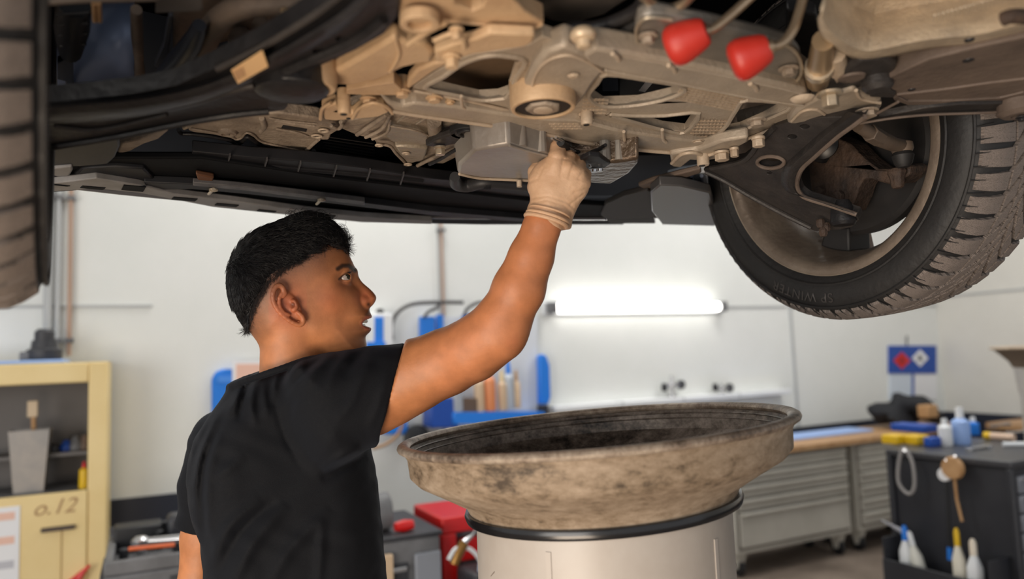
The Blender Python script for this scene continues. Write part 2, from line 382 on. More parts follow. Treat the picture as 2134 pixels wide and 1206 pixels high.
tb(C0, -.018, 0, .12, .44, .45, .78).build('side_tray', DKG, t, bevel=.006)
for i in (.06, .6):
    for j in (.06, .49):
        m = MB(); m.lathe(C0 + TX * i + TY * j + UZ * .06 - TX * .018, TX, [(.055, 0), (.06, .006), (.06, .03), (.055, .036)], 18); w = m.build('caster', BLACK, t)
        m = MB(); m.box(C0 + TX * i + TY * j + UZ * .1, TX * .024, TY * .02, UZ * .045); m.build('caster_fork', GREYM, w)
def clutter(nm, base, pts, r, mm, lab, grp, cat='tool'):
    m = MB(); m.tube([base + TX * p[0] + TY * p[1] + UZ * p[2] for p in pts], r, 10); o = m.build(nm, mm); tag(o, lab, cat, grp); return o
zt_ = .80; g = 'tools on the left trolley'
t2 = thing('air_ratchet', C0 + TX * .3 + TY * .2 + UZ * zt_, 'red handled air ratchet lying across the left trolley', 'tool', g)
m = MB(); m.tube([C0 + TX * .27 + TY * .16 + UZ * .87, C0 + TX * .40 + TY * .13 + UZ * .85], [.022, .026], 12); m.build('grip', RED, t2)
m = MB(); m.tube([C0 + TX * .14 + TY * .2 + UZ * .87, C0 + TX * .27 + TY * .16 + UZ * .87], [.014, .018], 12); m.build('barrel', CHROME, t2)
m = MB(); m.lathe(C0 + TX * .12 + TY * .205 + UZ * .845, UZ, [(.03, 0), (.034, .01), (.034, .035), (.02, .045)], 16); m.build('drive_head', CHROME, t2)
clutter('pry_bar', C0, [(.08, .12, .865), (.24, .09, .865)], .008, ORG, 'thin orange handled tool at the front of the left trolley', g)
clutter('screwdriver', C0, [(.42, .1, .86), (.55, .12, .86)], [.018, .014], CHROME, 'bright steel socket wrench at the right of the left trolley', g)
o = tb(C0, .22, .50, .34, .46, .80, .93).build('parts_case', DKG, None, bevel=.02); tag(o, 'long dark grey rounded case at the back of the left trolley', 'case', g)
o = tb(C0, .02, .2, .36, .5, .80, .90).build('parts_tray', BLACK, None, bevel=.008); tag(o, 'low black tray in the back left corner of the left trolley', 'tray', g)
o = tb(C0, .44, .60, .2, .32, .80, .88).build('wooden_box', mat('brown_box', (140, 96, 76), .6), None, bevel=.01); tag(o, 'brown and red box by the back of the left trolley', 'box', g)
for k in range(9):
    x, y = .06 + .065 * k, .27 + .04 * ((k * 7) % 3); m = MB(); h = .035 + .02 * (k % 3)
    m.lathe(C0 + TX * x + TY * y + UZ * .80, UZ, [(.016, 0), (.018, .004), (.018, h), (.013, h + .004)], 12)
    tag(m.build('socket', (DKG, CHROME, BLACK)[k % 3]), ('dark upright socket', 'bright upright socket', 'black upright socket')[k % 3] + ' among the tools on the left trolley', 'socket', 'upright %s sockets on the left trolley' % ('dark', 'bright', 'black')[k % 3])
# red tool hanging low beside the yellow door
ra, rz = on_wall(160, 1200, CB + .1)
t = thing('red_pliers', WL(ra, CB + .03, rz), 'red handled pliers hanging low on the yellow cabinet door', 'pliers')
m = MB(); m.tube([WL(ra - .05, CB + .04, rz - .05), WL(ra + .02, CB + .04, rz), WL(ra + .04, CB + .04, rz + .02)], [.01, .012, .006], 8); m.build('handle', RED, t)
m = MB(); m.tube([WL(ra - .02, CB + .045, rz - .08), WL(ra + .02, CB + .045, rz), WL(ra + .05, CB + .045, rz + .03)], [.01, .012, .006], 8); m.build('handle', RED, t)

# --- blue rack with bottles behind the man's arm
wp = wallp(.0); wr = wallp(.3)
t = thing('wall_rack', WL(on_wall(1000, 800)[0], .15, 1.0), 'blue and white wall rack with a blue shelf bar below the raised arm', 'rack')
pbox('back_board', wallp(.02), 880, 660, 1118, 868, .02, mat('white_board', (214, 218, 224), .5), t)
pbox('post', wallp(.05), 872, 660, 901, 740, .05, BLUE, t); pbox('post', wallp(.05), 908, 656, 920, 740, .04, BLUE, t)
pbox('post', wallp(.05), 962, 655, 978, 700, .04, BLUED, t)
pbox('side_box', wallp(.05), 880, 826, 938, 888, .16, BLUED, t, .01)
pbox('shelf_bar', wallp(.06), 925, 856, 1114, 880, .16, BLUE, t, .01)
m = MB(); m.prism([[(1119, 842), (1117, 742), (1124, 737), (1133, 742), (1139, 760), (1141, 826), (1136, 842)]], .05, wallp(.05)); m.build('end_bracket', BLUE, t, bevel=.01)
pbox('bracket_foot', wallp(.05), 1119, 843, 1136, 868, .05, NAVY, t)
wb = wallp(.22)
g = 'bottles on the blue wall rack'
def bottle(x, ytop, ybot, rpx, m1, m2, lab, b=.17, cat='bottle', nm='bottle', grp=g, capn='cap', frac=.72):
    pl = wallp(b); p0 = pl.at(x, ybot); p1 = pl.at(x, ytop); H = p1[2] - p0[2]; r = rpx * p0[1] / FPX
    t = thing(nm, p0, lab, cat, grp); m = MB(); m.lathe(p0, UZ, [(r * .9, 0), (r, H * .04), (r, H * (frac - .08)), (r * .45, H * frac)], 14); m.build('bottle_body', m1, t)
    m = MB(); m.lathe(p0 + UZ * H * frac, UZ, [(r * .5, 0), (r * .42, H * (.9 - frac)), (r * .2, H * (1 - frac))], 10); m.build(capn, m2, t); return t
CLR = mat('clear_grey_plastic', (176, 184, 194), .25); TANL = mat('tan_liquid_plastic', (208, 180, 148), .35)
bottle(950, 760, 858, 16, CLR, WHT, 'pale grey bottle at the left of the blue rack shelf')
bottle(1000, 765, 858, 11, TANL, WHT, 'tall beige bottle on the blue rack shelf')
bottle(1022, 755, 856, 12, mat('orange_liquid', (226, 142, 92), .35), ORG, 'orange tinted bottle in the middle of the blue rack shelf')
bottle(1048, 770, 855, 10, TANL, mat('cream_cap', (226, 206, 160), .5), 'beige bottle with a cream cap right of the orange bottle')
bottle(1062, 750, 852, 11, CLR, BLUE, 'clear bottle with a blue cap on the blue rack')
bottle(1078, 770, 850, 8, TANL, TAN, 'thin tan bottle nearest the right end of the blue rack')
o = pbox('cardboard_box', wallp(.08), 930, 828, 980, 859, .12, mat('brown_card', (96, 78, 66), .7), None, .006); tag(o, 'dark brown box on the left end of the blue rack shelf', 'box')
def pxtube(nm, plane, pts, rpx, mm, lab, cat='hose', grp=None, parent=None, k=5, seg=10):
    P = [plane.at(*q) for q in crom(pts, k, False)]; m = MB(); m.tube(P, rpx * P[0][1] / FPX, seg); o = m.build(nm, mm, parent)
    if parent is None: tag(o, lab, cat, grp)
    return o
gh = 'hoses above the blue rack'
pxtube('air_hose', wallp(.12), [(818, 708), (816, 680), (828, 652), (858, 634), (910, 630), (965, 630)], 4, RBG, 'long grey hose arching left over the blue rack', grp=gh)
pxtube('air_hose', wallp(.14), [(884, 662), (892, 650), (912, 640), (914, 632)], 3.5, RBG, 'short grey hose curving into the left blue post', grp=gh)
pxtube('air_hose', wallp(.12), [(968, 656), (975, 642), (1000, 630), (1040, 632)], 3.5, RBG, 'grey hose leaving the right blue post behind the arm', grp=gh)
pxtube('air_hose', wallp(.2), [(776, 934), (805, 925), (832, 900), (842, 860), (840, 830)], 3.5, mat('brown_hose', (160, 124, 88), .5), 'thin brown hose hanging behind the sleeve', grp=gh)
# blue unit behind the man's chin and the one under his sleeve, blue board behind his back
t = thing('fluid_dispenser', wallp(0).at(790, 720), 'white dispenser with a blue stripe beside the mans mouth', 'dispenser')
pbox('body', wallp(.0), 764, 655, 806, 724, .14, WHT, t, .01); pbox('stripe', wallp(.14), 780, 660, 799, 714, .006, BLUE, t); pbox('base', wallp(.14), 762, 712, 802, 726, .02, BLUE, t)
m = MB(); m.lathe(wallp(.1).at(792, 656), UZ, [(.02, 0), (.026, .012), (.026, .03), (.012, .04)], 14); m.build('knob', BLACK, t)
o = pbox('blue_tray', wallp(.0), 786, 874, 836, 902, .15, BLUE, None, .02); tag(o, 'small blue tray fixed to the wall under the black sleeve', 'tray')
m = MB(); m.prism([[(440, 880), (440, 790), (448, 775), (462, 769), (500, 769), (500, 880)]], .05, wallp(.0)); o = m.build('blue_board', BLUE, None, bevel=.015); tag(o, 'blue rounded board on the wall behind the mans back', 'board')
pbox('grip_slot', wallp(.05), 454, 783, 488, 797, .004, mat('lighter_blue', (70, 140, 230), .4), o, .004)
o = pbox('wall_poster', wallp(.052), 484, 750, 552, 812, .004, PAPER, None, 0); tag(o, 'white and pink sheet on the wall behind the mans neck', 'sheet')
pbox('printed_block', wallp(.056), 492, 758, 546, 806, .001, PINK, o, 0)
pbox('bracket', wallp(.0), 428, 868, 446, 886, .06, GREYM, o)
m = MB(); c_ = wallp(.12).at(866, 912); m.lathe(c_, E2, [(.07, 0), (.085, .01), (.085, .04), (.07, .05)], 24); o = m.build('hose_reel', BLACK); tag(o, 'black round reel on the wall just behind the left rim of the drain funnel', 'reel')
m = MB(); m.lathe(c_ - E2 * .12, E2, [(.02, 0), (.02, .125)], 12); m.build('reel_hub', GREYM, o)
# ledge on the wall with valves standing on it
a0, z0 = on_wall(1150, 846, .06); a1, _ = on_wall(1640, 846, .06)
o = slab(a0, a1, z0 - .04, z0, 0, .12).build('wall_duct', WHT, None, bevel=.006); tag(o, 'white duct ledge along the wall just above the far rim of the funnel', 'duct')
for k in range(1, 4): aj = a0 + (a1 - a0) * k / 4; slab(aj - .004, aj + .004, z0 - .045, z0 + .002, 0, .123).build('duct_joint', SEAM, o)
def valve(x, ztop_px, lab, sc=1.):
    p = wallp(.06).at(x, 846); p[2] = z0; t = thing('pressure_valve', p, lab, 'valve', 'valves on the wall ledge')
    h = wallp(.06).at(x, ztop_px)[2] - z0
    m = MB(); m.lathe(p, UZ, [(.03, 0), (.03, h * .1), (.014, h * .15), (.014, h * .45), (.03, h * .5), (.03, h * .68), (.012, h * .74), (.01, h)], 14); m.build('valve_body', CHROME, t)
    m = MB(); m.tube([p + UZ * h * .55 - E1 * .09 * sc, p + UZ * h * .55 + E1 * .09 * sc], .013, 10); m.build('cross_pipe', CHROME, t)
    m = MB(); m.lathe(p + UZ * h * .55 + E1 * .09 * sc, E2, [(.035, -.012), (.035, .012)], 14); m.build('dial', DKG, t)
    m = MB(); m.lathe(p + UZ * h * .3 - E1 * .07 * sc, UZ, [(.02, 0), (.024, .03), (.018, .06)], 12); m.build('knob', BLACK, t)
valve(1402, 782, 'tall steel valve with a dark dial standing on the wall ledge'); valve(1506, 800, 'short steel valve fitting right of the tall one on the wall ledge', .9)

# --- workbench with drawer cabinets on the right
BB = .78
o = slab(3.6, CRN - .8, .80, .84, .30, BB + .03).build('worktop', WOOD, None, bevel=.004); tag(o, 'beech worktop along the back wall over the light grey drawer cabinets', 'worktop')
def cab(a0, a1, lab, nd, ztopd=.74):
    t = thing('drawer_cabinet', WL((a0 + a1) / 2, BB / 2, 0), lab, 'cabinet', 'grey drawer cabinets under the worktop')
    slab(a0, a1, .16, .80, .32, BB - .03).build('body', LGR, t, bevel=.004)
    slab(a0 + .02, a1 - .02, .19, .78, BB - .032, BB - .026).build('recess', LGD, t)
    z = .775; hs = [.085] * (nd - 1) + [.58 - .085 * (nd - 1)] if nd < 6 else [.58 / nd] * nd
    for h in hs:
        d = slab(a0 + .03, a1 - .03, z - h + .012, z, BB - .028, BB - .008).build('drawer', LGR, t, bevel=.004)
        slab(a0 + .04, a1 - .04, z - .02, z - .004, BB - .008, BB + .014).build('drawer_pull', LGR, d, bevel=.004); z -= h
    for a in (a0 + .07, a1 - .07):
        for b in (.40, BB - .1):
            m = MB(); m.lathe(WL(a - .016, b, .055), E1, [(.05, 0), (.055, .005), (.055, .027), (.05, .032)], 18); w = m.build('caster', BLACK, t)
            m = MB(); m.prism([[WL(a - .03, b - .05, .16), WL(a - .03, b + .05, .16), WL(a - .03, b + .012, .05), WL(a - .03, b - .012, .05)]], .06, px=False, up=E1); m.build('caster_fork', LGR, w)
cab(3.72, 4.82, 'light grey drawer cabinet closest to the drain funnel', 5); cab(4.90, 5.75, 'narrower light grey drawer cabinet half hidden by the black cart', 6)
o = slab(3.75, 5.35, .84, .858, .34, .58).build('plastic_strip', LBLUE, None, bevel=.004); tag(o, 'long pale blue strip lying on the beech worktop', 'strip')
# second bench on the right wall
t = thing('side_workbench', WL(CRN - .4, 2.3, 0), 'brown topped workbench standing along the right hand wall', 'workbench')
slab(CRN - .75, CRN - .02, .80, .85, .84, 3.9).build('bench_top', WOOD, t, bevel=.004)
for b in (.92, 2.3, 3.8):
    for a in (CRN - .7, CRN - .08): slab(a - .025, a + .025, 0, .8, b - .025, b + .025).build('leg', DKG, t)
slab(CRN - .72, CRN - .04, .25, .28, .88, 3.86).build('lower_shelf', GREYM, t)
# signs
t = thing('hazard_sign', wallp(.0).at(1900, 760), 'blue hazard sign with a red diamond and a white diamond on the wall', 'sign')
def wq(x, y, b): return wallp(b).at(x, y)
pbox('sign_board', wallp(.0), 1850, 720, 1948, 778, .02, BLUED, t, .003)
m = MB(); m.prism([[(1861, 751), (1879, 733), (1897, 751), (1879, 769)]], .004, wallp(.02)); s_ = m.build('red_diamond', RED, t)
m = MB(); m.prism([[(1900, 746), (1917, 728), (1934, 746), (1917, 764)]], .004, wallp(.02)); m.build('white_diamond', PAPER, t)
m = MB(); m.prism([[(1912, 750), (1915, 738), (1920, 742), (1923, 752)]], .003, wallp(.024)); m.build('symbol', GREYM, t)
m = MB(); m.prism([[(1873, 755), (1878, 742), (1883, 748), (1886, 757)]], .003, wallp(.024)); m.build('symbol', mat('dark_red', (150, 20, 20), .5), t)
pbox('text_panel', wallp(.0), 1852, 779, 1899, 832, .01, mat('bluish_white', (206, 216, 228), .5), t, 0); pbox('text_panel', wallp(.0), 1902, 778, 1950, 832, .01, PAPER, t, 0)
pbox('divider', wallp(.0), 1898, 779, 1903, 832, .012, BLUED, t, 0)
m = MB(); m.tube([wq(1890, 722, .01), wq(1890, 704, .01), wq(1890, 700, .03)], .006, 8); m.build('hook', DKG, t)

# --- black tool cart
A0, B0 = 3.66, 1.98; ZC = .985
def cb(a0, a1, b0, b1, z0, z1): return slab(A0 + a0, A0 + a1, z0, z1, B0 + b0, B0 + b1)
t = cart = thing('tool_cart', WL(A0 + .27, B0 + .31, 0), 'black steel tool cart with a pegboard side and grey drawers on the right', 'cart')
CART = mat('black_cart_paint', (36, 37, 43), .5, 0, (44, 45, 50), 4)
cb(.02, .72, .02, .62, .12, ZC - .03).build('body', CART, t, bevel=.01)
cb(0, .74, 0, .64, ZC - .03, ZC).build('top_tray', mat('dark_top', (58, 58, 62), .4), t, bevel=.006)
for (b0, b1) in ((.0, .03), (.61, .64)): cb(-.0, .03, b0, b1, .12, ZC - .03).build('corner_post', CART, t, bevel=.008)
bx_ = cb(-.14, .02, .05, .59, .30, .315).build('tray_floor', CART, t)
cb(-.15, -.14, .05, .59, .30, .46).build('tray_front', CART, t, bevel=.004)
for b in (.05, .58): cb(-.14, .02, b, b + .01, .30, .56).build('tray_end', CART, t)
DRW = mat('blue_grey_drawer', (128, 132, 140), .4, .2)
for k in range(9):
    z = .16 + k * .085; d = cb(.05, .69, .62, .636, z, z + .075).build('drawer', DRW, t, bevel=.003); cb(.08, .66, .636, .655, z + .055, z + .068).build('drawer_pull', CHROME, d)
for i in (.08, .66):
    for j in (.08, .56):
        m = MB(); m.lathe(WL(A0 + i - .018, B0 + j, .06), E1, [(.055, 0), (.06, .005), (.06, .03), (.055, .036)], 18); w = m.build('caster', BLACK, t)
        cb(i - .024, i + .024, j - .02, j + .02, .07, .125).build('caster_fork', DKG, w)
side = Plane(WL(A0, 0, 0), -E1)
def sp(x, y, w=0.02): return side.at(x, y, w)
# things hanging on the cart side
m = MB(); m.tube([sp(*q, .03) for q in crom([(1882, 935), (1874, 960), (1872, 1000), (1884, 1022), (1898, 1028), (1906, 1010), (1903, 970), (1893, 945)], 4, True)], .009, 8, closed=True); o = m.build('cable_loop', mat('grey_cable', (150, 146, 144), .5)); tag(o, 'grey coiled cable hanging from the left of the black cart side', 'cable')
m = MB(); m.tube([sp(1885, 938, .0), sp(1885, 938, .05)], .008, 8); m.build('hook', CHROME, cart)
t = thing('round_brush', sp(1988, 972), 'wooden brush with a round head hanging on the black cart', 'brush')
m = MB(); m.lathe(sp(1990, 974, .02), -E1, [(.05, 0), (.055, .01), (.05, .03)], 20); m.build('brush_head', TAN, t)
m = MB(); m.tube([sp(1988, 985, .03), sp(1994, 1040, .03), sp(2005, 1086, .03)], .007, 8); m.build('handle', TAN, t)
t = thing('inspection_mirror', sp(1972, 985), 'long black stick with a white round head and blue tip hanging on the cart', 'tool')
m = MB(); m.lathe(sp(1971, 988, .02), -E1, [(.03, 0), (.034, .008), (.03, .02)], 16); m.build('mirror_head', PAPER, t)
m = MB(); m.tube([sp(1973, 1000, .03), sp(1976, 1060, .03), sp(1979, 1140, .03)], .008, 8); m.build('stick', BLACK, t)
m = MB(); m.tube([sp(1979, 1140, .03), sp(1980, 1166, .03)], .012, 8); m.build('tip', BLUE, t)
for q in ((1990, 950), (1972, 958)): m = MB(); m.tube([sp(*q, .0), sp(*q, .05)], .006, 8); m.build('hook', CHROME, cart)
def trayb(x, ytop, rpx, m1, m2, lab, lean=0, H=.2):
    p = sp(x, 1165, .07); p[2] = .316; H = sp(x, ytop, .07)[2] - .316; r = rpx * p[1] / FPX
    ax = UZ + E2 * lean; ax /= np.linalg.norm(ax)
    t = thing('spray_bottle', p, lab, 'bottle', 'bottles in the cart side tray')
    m = MB(); m.lathe(p, ax, [(r * .9, 0), (r, .01), (r, H * .6), (r * .4, H * .78)], 16); m.build('bottle_body', m1, t)
    m = MB(); m.lathe(p + ax * H * .78, ax, [(r * .45, 0), (r * .45, H * .18), (r * .25, H * .24)], 12); m.build('cap', m2, t); return t, p + ax * H * .9
t, q = trayb(1890, 1098, 13, WHT, BLUE, 'white spray bottle with a blue trigger in the cart tray')
m = MB(); m.tube([q, q - E2 * .06 + UZ * .02, q - E2 * .13 + UZ * .04], [.014, .008, .004], 8); m.build('nozzle', mat('grey_nozzle', (150, 150, 156), .4), t)
trayb(1926, 1112, 12, mat('off_white_plastic', (216, 214, 204), .45), WHT, 'off white leaning bottle right of the spray bottle in the cart tray', -.25)
trayb(1998, 1104, 12, mat('cream_plastic', (222, 216, 200), .45), YLW, 'cream bottle with a yellow cap in the cart tray')
trayb(2030, 1126, 15, WHT, mat('pale_cap', (226, 214, 196), .5), 'squat white bottle at the right end of the cart tray')
# things on top of the cart
def on_top(x, y): return PZ(x, y, ZC)
def cbox(nm, x, y, la, lb, h, mm, lab, cat, z=ZC, bev=.008, grp='things on the black cart'):
    p = PZ(x, y, z); m = MB(); m.box(p + UZ * h / 2, E1 * la / 2, E2 * lb / 2, UZ * h / 2); return tag(m.build(nm, mm, None, bevel=bev), lab, cat, grp)
cbox('tape_box', 1866, 924, .1, .10, .05, YLW, 'left bright yellow box on the front corner of the black cart', 'box')
cbox('tape_box', 1908, 925, .1, .10, .05, YLW, 'right bright yellow box on the edge of the black cart', 'box')
cbox('blue_case', 1944, 930, .08, .05, .05, BLUED, 'small dark blue case right of the yellow boxes', 'box')
cbox('blue_tray', 1905, 898, .12, .24, .045, BLUED, 'long blue tray behind the yellow boxes on the cart', 'tray')
def cbot(x, y, ytop, rpx, m1, m2, lab, frac=.72):
    p = PZ(x, y, ZC); H = Plane(p, (0, -1, 0)).at(x, ytop)[2] - ZC; r = rpx * p[1] / FPX; t = thing('bottle', p, lab, 'bottle', 'bottles on the black cart')
    m = MB(); m.lathe(p, UZ, [(r * .9, 0), (r, .008), (r, H * (frac - .1)), (r * .4, H * frac)], 16); m.build('bottle_body', m1, t)
    m = MB(); m.lathe(p + UZ * H * frac, UZ, [(r * .45, 0), (r * .4, H * (1 - frac))], 12); m.build('cap', m2, t)
cbot(1972, 928, 872, 13, WHT, WHT, 'slim white bottle left of the blue labelled bottle', .8)
cbot(2005, 926, 848, 17, LBLUE, WHT, 'tall pale blue bottle standing on the black cart')
cbot(2030, 905, 868, 11, BLUE, WHT, 'short blue bottle behind the tall pale blue one')
t = thing('glue_tube', PZ(2062, 905, ZC + .03), 'beige tube with a yellow cap lying on the right of the black cart', 'tube')
q = PZ(2066, 908, ZC + .022); m = MB(); m.tube([q, q + E2 * .12], [.02, .02], 12); m.build('tube_body', mat('beige_tube', (214, 184, 160), .5), t)
m = MB(); m.tube([q - E2 * .035, q], [.021, .021], 12); m.build('cap', YLW, t)
q = PZ(2095, 925, ZC + .014); m = MB(); m.tube([q - E1 * .02, q + E2 * .1 + E1 * .1], [.012, .012], 10); tag(m.build('white_tube', WHT), 'white tube lying by the right front of the black cart', 'tube')
for k, (x, y, mm, lab) in enumerate(((2120, 900, CHROME, 'bright steel wrench at the far right of the black cart'), (2085, 885, GREYM, 'grey wrench lying behind the beige tube'), (2040, 932, CHROME, 'small bright wrench near the cart front edge'))):
    q = PZ(x, y, ZC + .01); t = thing('wrench', q, lab, 'wrench', 'wrenches on the black cart'); m = MB(); m.box(q, E1 * .07, E2 * .01, UZ * .005); m.build('shank', mm, t, bevel=.002)
    for s in (-1, 1): m = MB(); m.lathe(q + E1 * .075 * s - UZ * .008, UZ, [(.02, 0), (.02, .014)], 6 if s > 0 else 14); m.build('jaw', mm, t)
# black crumpled cloth on the worktop, tan block on it
def lump(c, ax, ay, az, seed, n=26, amp=.25):
    r = np.random.default_rng(seed); ph = r.uniform(0, 6.28, (7, 3)); fr = r.uniform(1.5, 5, (7, 3)); m = MB(); m.ball((0, 0, 0), 1, n); out = []
    for v in m.v:
        v = np.array(v); d = 1 + amp * sum(math.sin(fr[i, 0] * v[0] + fr[i, 1] * v[1] + fr[i, 2] * v[2] + ph[i, 0]) for i in range(7)) / 3
        q = c + ax * v[0] * d + ay * v[1] * d + az * max(v[2], -.55) * d; out.append(tuple(q))
    m.v = out; return m
q = WL(on_wall(1885, 860, .5)[0], .52, .855); o = lump(q + UZ * .10, E1 * .30, E2 * .17, UZ * .15, 5, 30, .5).build('rag_pile', mat('black_cloth', (26, 27, 32), .8), smooth=60); tag(o, 'crumpled heap of black cloth on the worktop under the hazard sign', 'cloth')
q = wallp(.72).at(1912, 870); o = slab(0, .12, 0, .1, 0, .1); o.v = [tuple(np.array(v) - W0 + q - np.array([0, 0, 0])) for v in o.v]; o = o.build('wood_block', TAN, None, bevel=.01); tag(o, 'tan wooden block resting in front of the black cloth heap', 'block')

# --- middle tool trolley with red box, left of the cylinder
D0 = PZ(812, 1088, .88); D0[2] = 0
t = thing('service_trolley', D0 + E1 * .2 - E2 * .2, 'grey service trolley seen between the man and the drain funnel', 'trolley')
tb(D0, -.14, .22, 0, .5, .12, .80).build('body', GREYM, t, bevel=.01); tb(D0, -.15, .23, -.01, .51, .80, .82).build('top_plate', DKG, t, bevel=.006)
tb(D0, .10, .215, -.02, 0, .14, .74).build('side_panel', mat('blue_grey_panel', (140, 144, 152), .4), t, bevel=.006)
for k in range(5):
    z = .15 + k * .115; d = tb(D0, -.13, .07, -.012, 0, z, z + .1).build('drawer', DKG, t, bevel=.004); tb(D0, -.11, .06, -.035, -.012, z + .07, z + .09).build('drawer_pull', CHROME, d, bevel=.004)
for i in (-.09, .17):
    for j in (.06, .44): m = MB(); m.lathe(D0 + E1 * (i - .018) - E2 * j + UZ * .06, E1, [(.055, 0), (.06, .005), (.06, .03), (.055, .036)], 16); m.build('caster', BLACK, t)
q = D0 + E1 * -.06 - E2 * .15 + UZ * .90; m = MB(); m.tube([q - E1 * .1, q + E1 * .1], .08, 20); o = m.build('cable_drum', GREYM, bevel=.006); tag(o, 'grey roll lying on the service trolley beside the mans chest', 'roll')
q = D0 + E1 * .08 - E2 * .06 + UZ * .845; m = MB(); m.tube([q - E1 * .04, q, q + E1 * .04], [.018, .026, .02], 14); o = m.build('red_plug', RED); tag(o, 'small red rounded plug lying on the service trolley', 'plug')
o = tb(D0, -.1, -.0, -.045, -.014, .60, .76).build('cardboard_box', TANL, None, bevel=.006); tag(o, 'beige box hung on the front of the service trolley', 'box')
# red machine
F0 = D0 + E1 * .27 - E2 * .05
t = thing('red_machine', F0 + E1 * .2, 'red framed workshop machine behind the white cylinder', 'machine')
tb(F0, 0, .40, .1, .45, .0, .56).build('body', BLACK, t, bevel=.01)
tb(F0, 0, .40, .06, .45, .77, .84).build('top_frame', RED, t, bevel=.008); tb(F0, 0, .07, .06, .14, .5, .77).build('side_frame', RED, t, bevel=.008)
tb(F0, .07, .40, .14, .45, .56, .77).build('inner_panel', GREYM, t); tb(F0, .10, .3, .10, .14, .63, .73).build('red_panel', RED, t, bevel=.006)
# bag with blue print, brass nozzle, white hose
G0 = F0 + E1 * .2 + E2 * .12
t = thing('plastic_bag', G0 + UZ * .7, 'pale blue and white bag hanging in front of the red machine', 'bag')
m = lump(G0 + UZ * .69, E1 * .11, E2 * .035, UZ * .14, 3, 20, .2); m.build('bag_body', mat('pale_bag', (206, 218, 240), .5), t, smooth=60)
m = lump(G0 + UZ * .64 + E2 * .01, E1 * .10, E2 * .034, UZ * .07, 8, 18, .15); m.build('blue_print', mat('mid_blue', (96, 150, 214), .5), t, smooth=60)
o = tb(F0, .05, .5, -.17, .04, .0, .64).build('waste_box', DKG, None, bevel=.02); tag(o, 'dark grey plastic crate standing in front of the red machine', 'crate')
t = thing('air_gun', G0 + E2 * .1 + UZ * .6, 'brass blow gun nozzle hanging on a white hose', 'air gun')
pp = Plane(G0 + E2 * .1, E2)
m = MB(); m.tube([pp.at(1003, 1086), pp.at(985, 1115), pp.at(968, 1130)], [.006, .006, .014], 8); m.build('tip', CHROME, t)
m = MB(); m.tube([pp.at(968, 1130), pp.at(955, 1152), pp.at(946, 1175)], [.02, .022, .02], 12); m.build('gun_body', BRASS, t)
m = MB(); m.tube([pp.at(*q) for q in crom([(935, 1166), (950, 1143), (975, 1142), (996, 1160), (1008, 1190), (1012, 1240), (1015, 1300)], 4, False)], .009, 10); tag(m.build('white_hose', WHT), 'white hose curling down beside the white cylinder', 'hose')
# ================================================================ CAR, raised, seen from behind and below its front axle
EL = np.array([.888, .46, 0]); EL /= np.linalg.norm(EL); EF = np.array([-EL[1], EL[0], 0])
def CL(l, f, z): return EL * l + EF * f + UZ * z
car = thing('car', CL(.52, .9, 1.6), 'car raised overhead on a lift showing its underside, front wheels and subframe', 'car')
def part(nm, mb, m, parent=None, bevel=.003, **k): return mb.build(nm, m, parent or car, bevel=bevel, **k)
def pr(nm, loops, z, th, m, parent=None, bevel=.003, plane=None, **k):
    mb = MB(); mb.prism(loops if isinstance(loops[0][0], (tuple, list, np.ndarray)) else [loops], th, plane or horiz(z)); return part(nm, mb, m, parent, bevel, **k)
def tb_(nm, pts, rpx, m, parent=None, z=None, plane=None, k=5, seg=12, smooth_=True):
    pl = plane or horiz(z); q = crom(pts, k, False) if smooth_ and len(pts) > 2 else pts
    P = [pl.at(a[0], a[1]) for a in q]; n = len(P)
    rr = [(rpx if not hasattr(rpx, '__len__') else np.interp(i / (n - 1), np.linspace(0, 1, len(rpx)), rpx)) * P[i][1] / FPX for i in range(n)]
    mb = MB(); mb.tube(P, rr, seg); return part(nm, mb, m, parent, 0)
def bolt(x, y, z, rpx, h, m=STEEL, parent=None, flange=1.35, nm='bolt', post=0):
    p = PZ(x, y, z); r = rpx * p[1] / FPX; mb = MB()
    if post: mb.lathe(p + UZ * post, -UZ, [(r * 1.15, 0), (r * 1.1, post)], 18)
    mb.lathe(p, -UZ, [(r * flange, 0), (r * flange, h * .18), (r * 1.05, h * .25)], 20)
    o = part(nm, mb, m, parent, 0); mh = MB(); mh.hexa(p - UZ * h * .2, -UZ, r, h * .8, .2)
    hd = part('bolt_head', mh, m, o if False else (parent or car), .0008); return o
def ringp(nm, x, y, z, ro, ri, h, m, parent=None, axis=None):
    p = PZ(x, y, z); a = -UZ if axis is None else axis; k = p[1] / FPX; ro *= k; ri *= k; mb = MB()
    mb.lathe(p, a, [(ri, 0), (ro, 0), (ro, h), (ri, h)], 28, closed=True); return part(nm, mb, m, parent, .001)

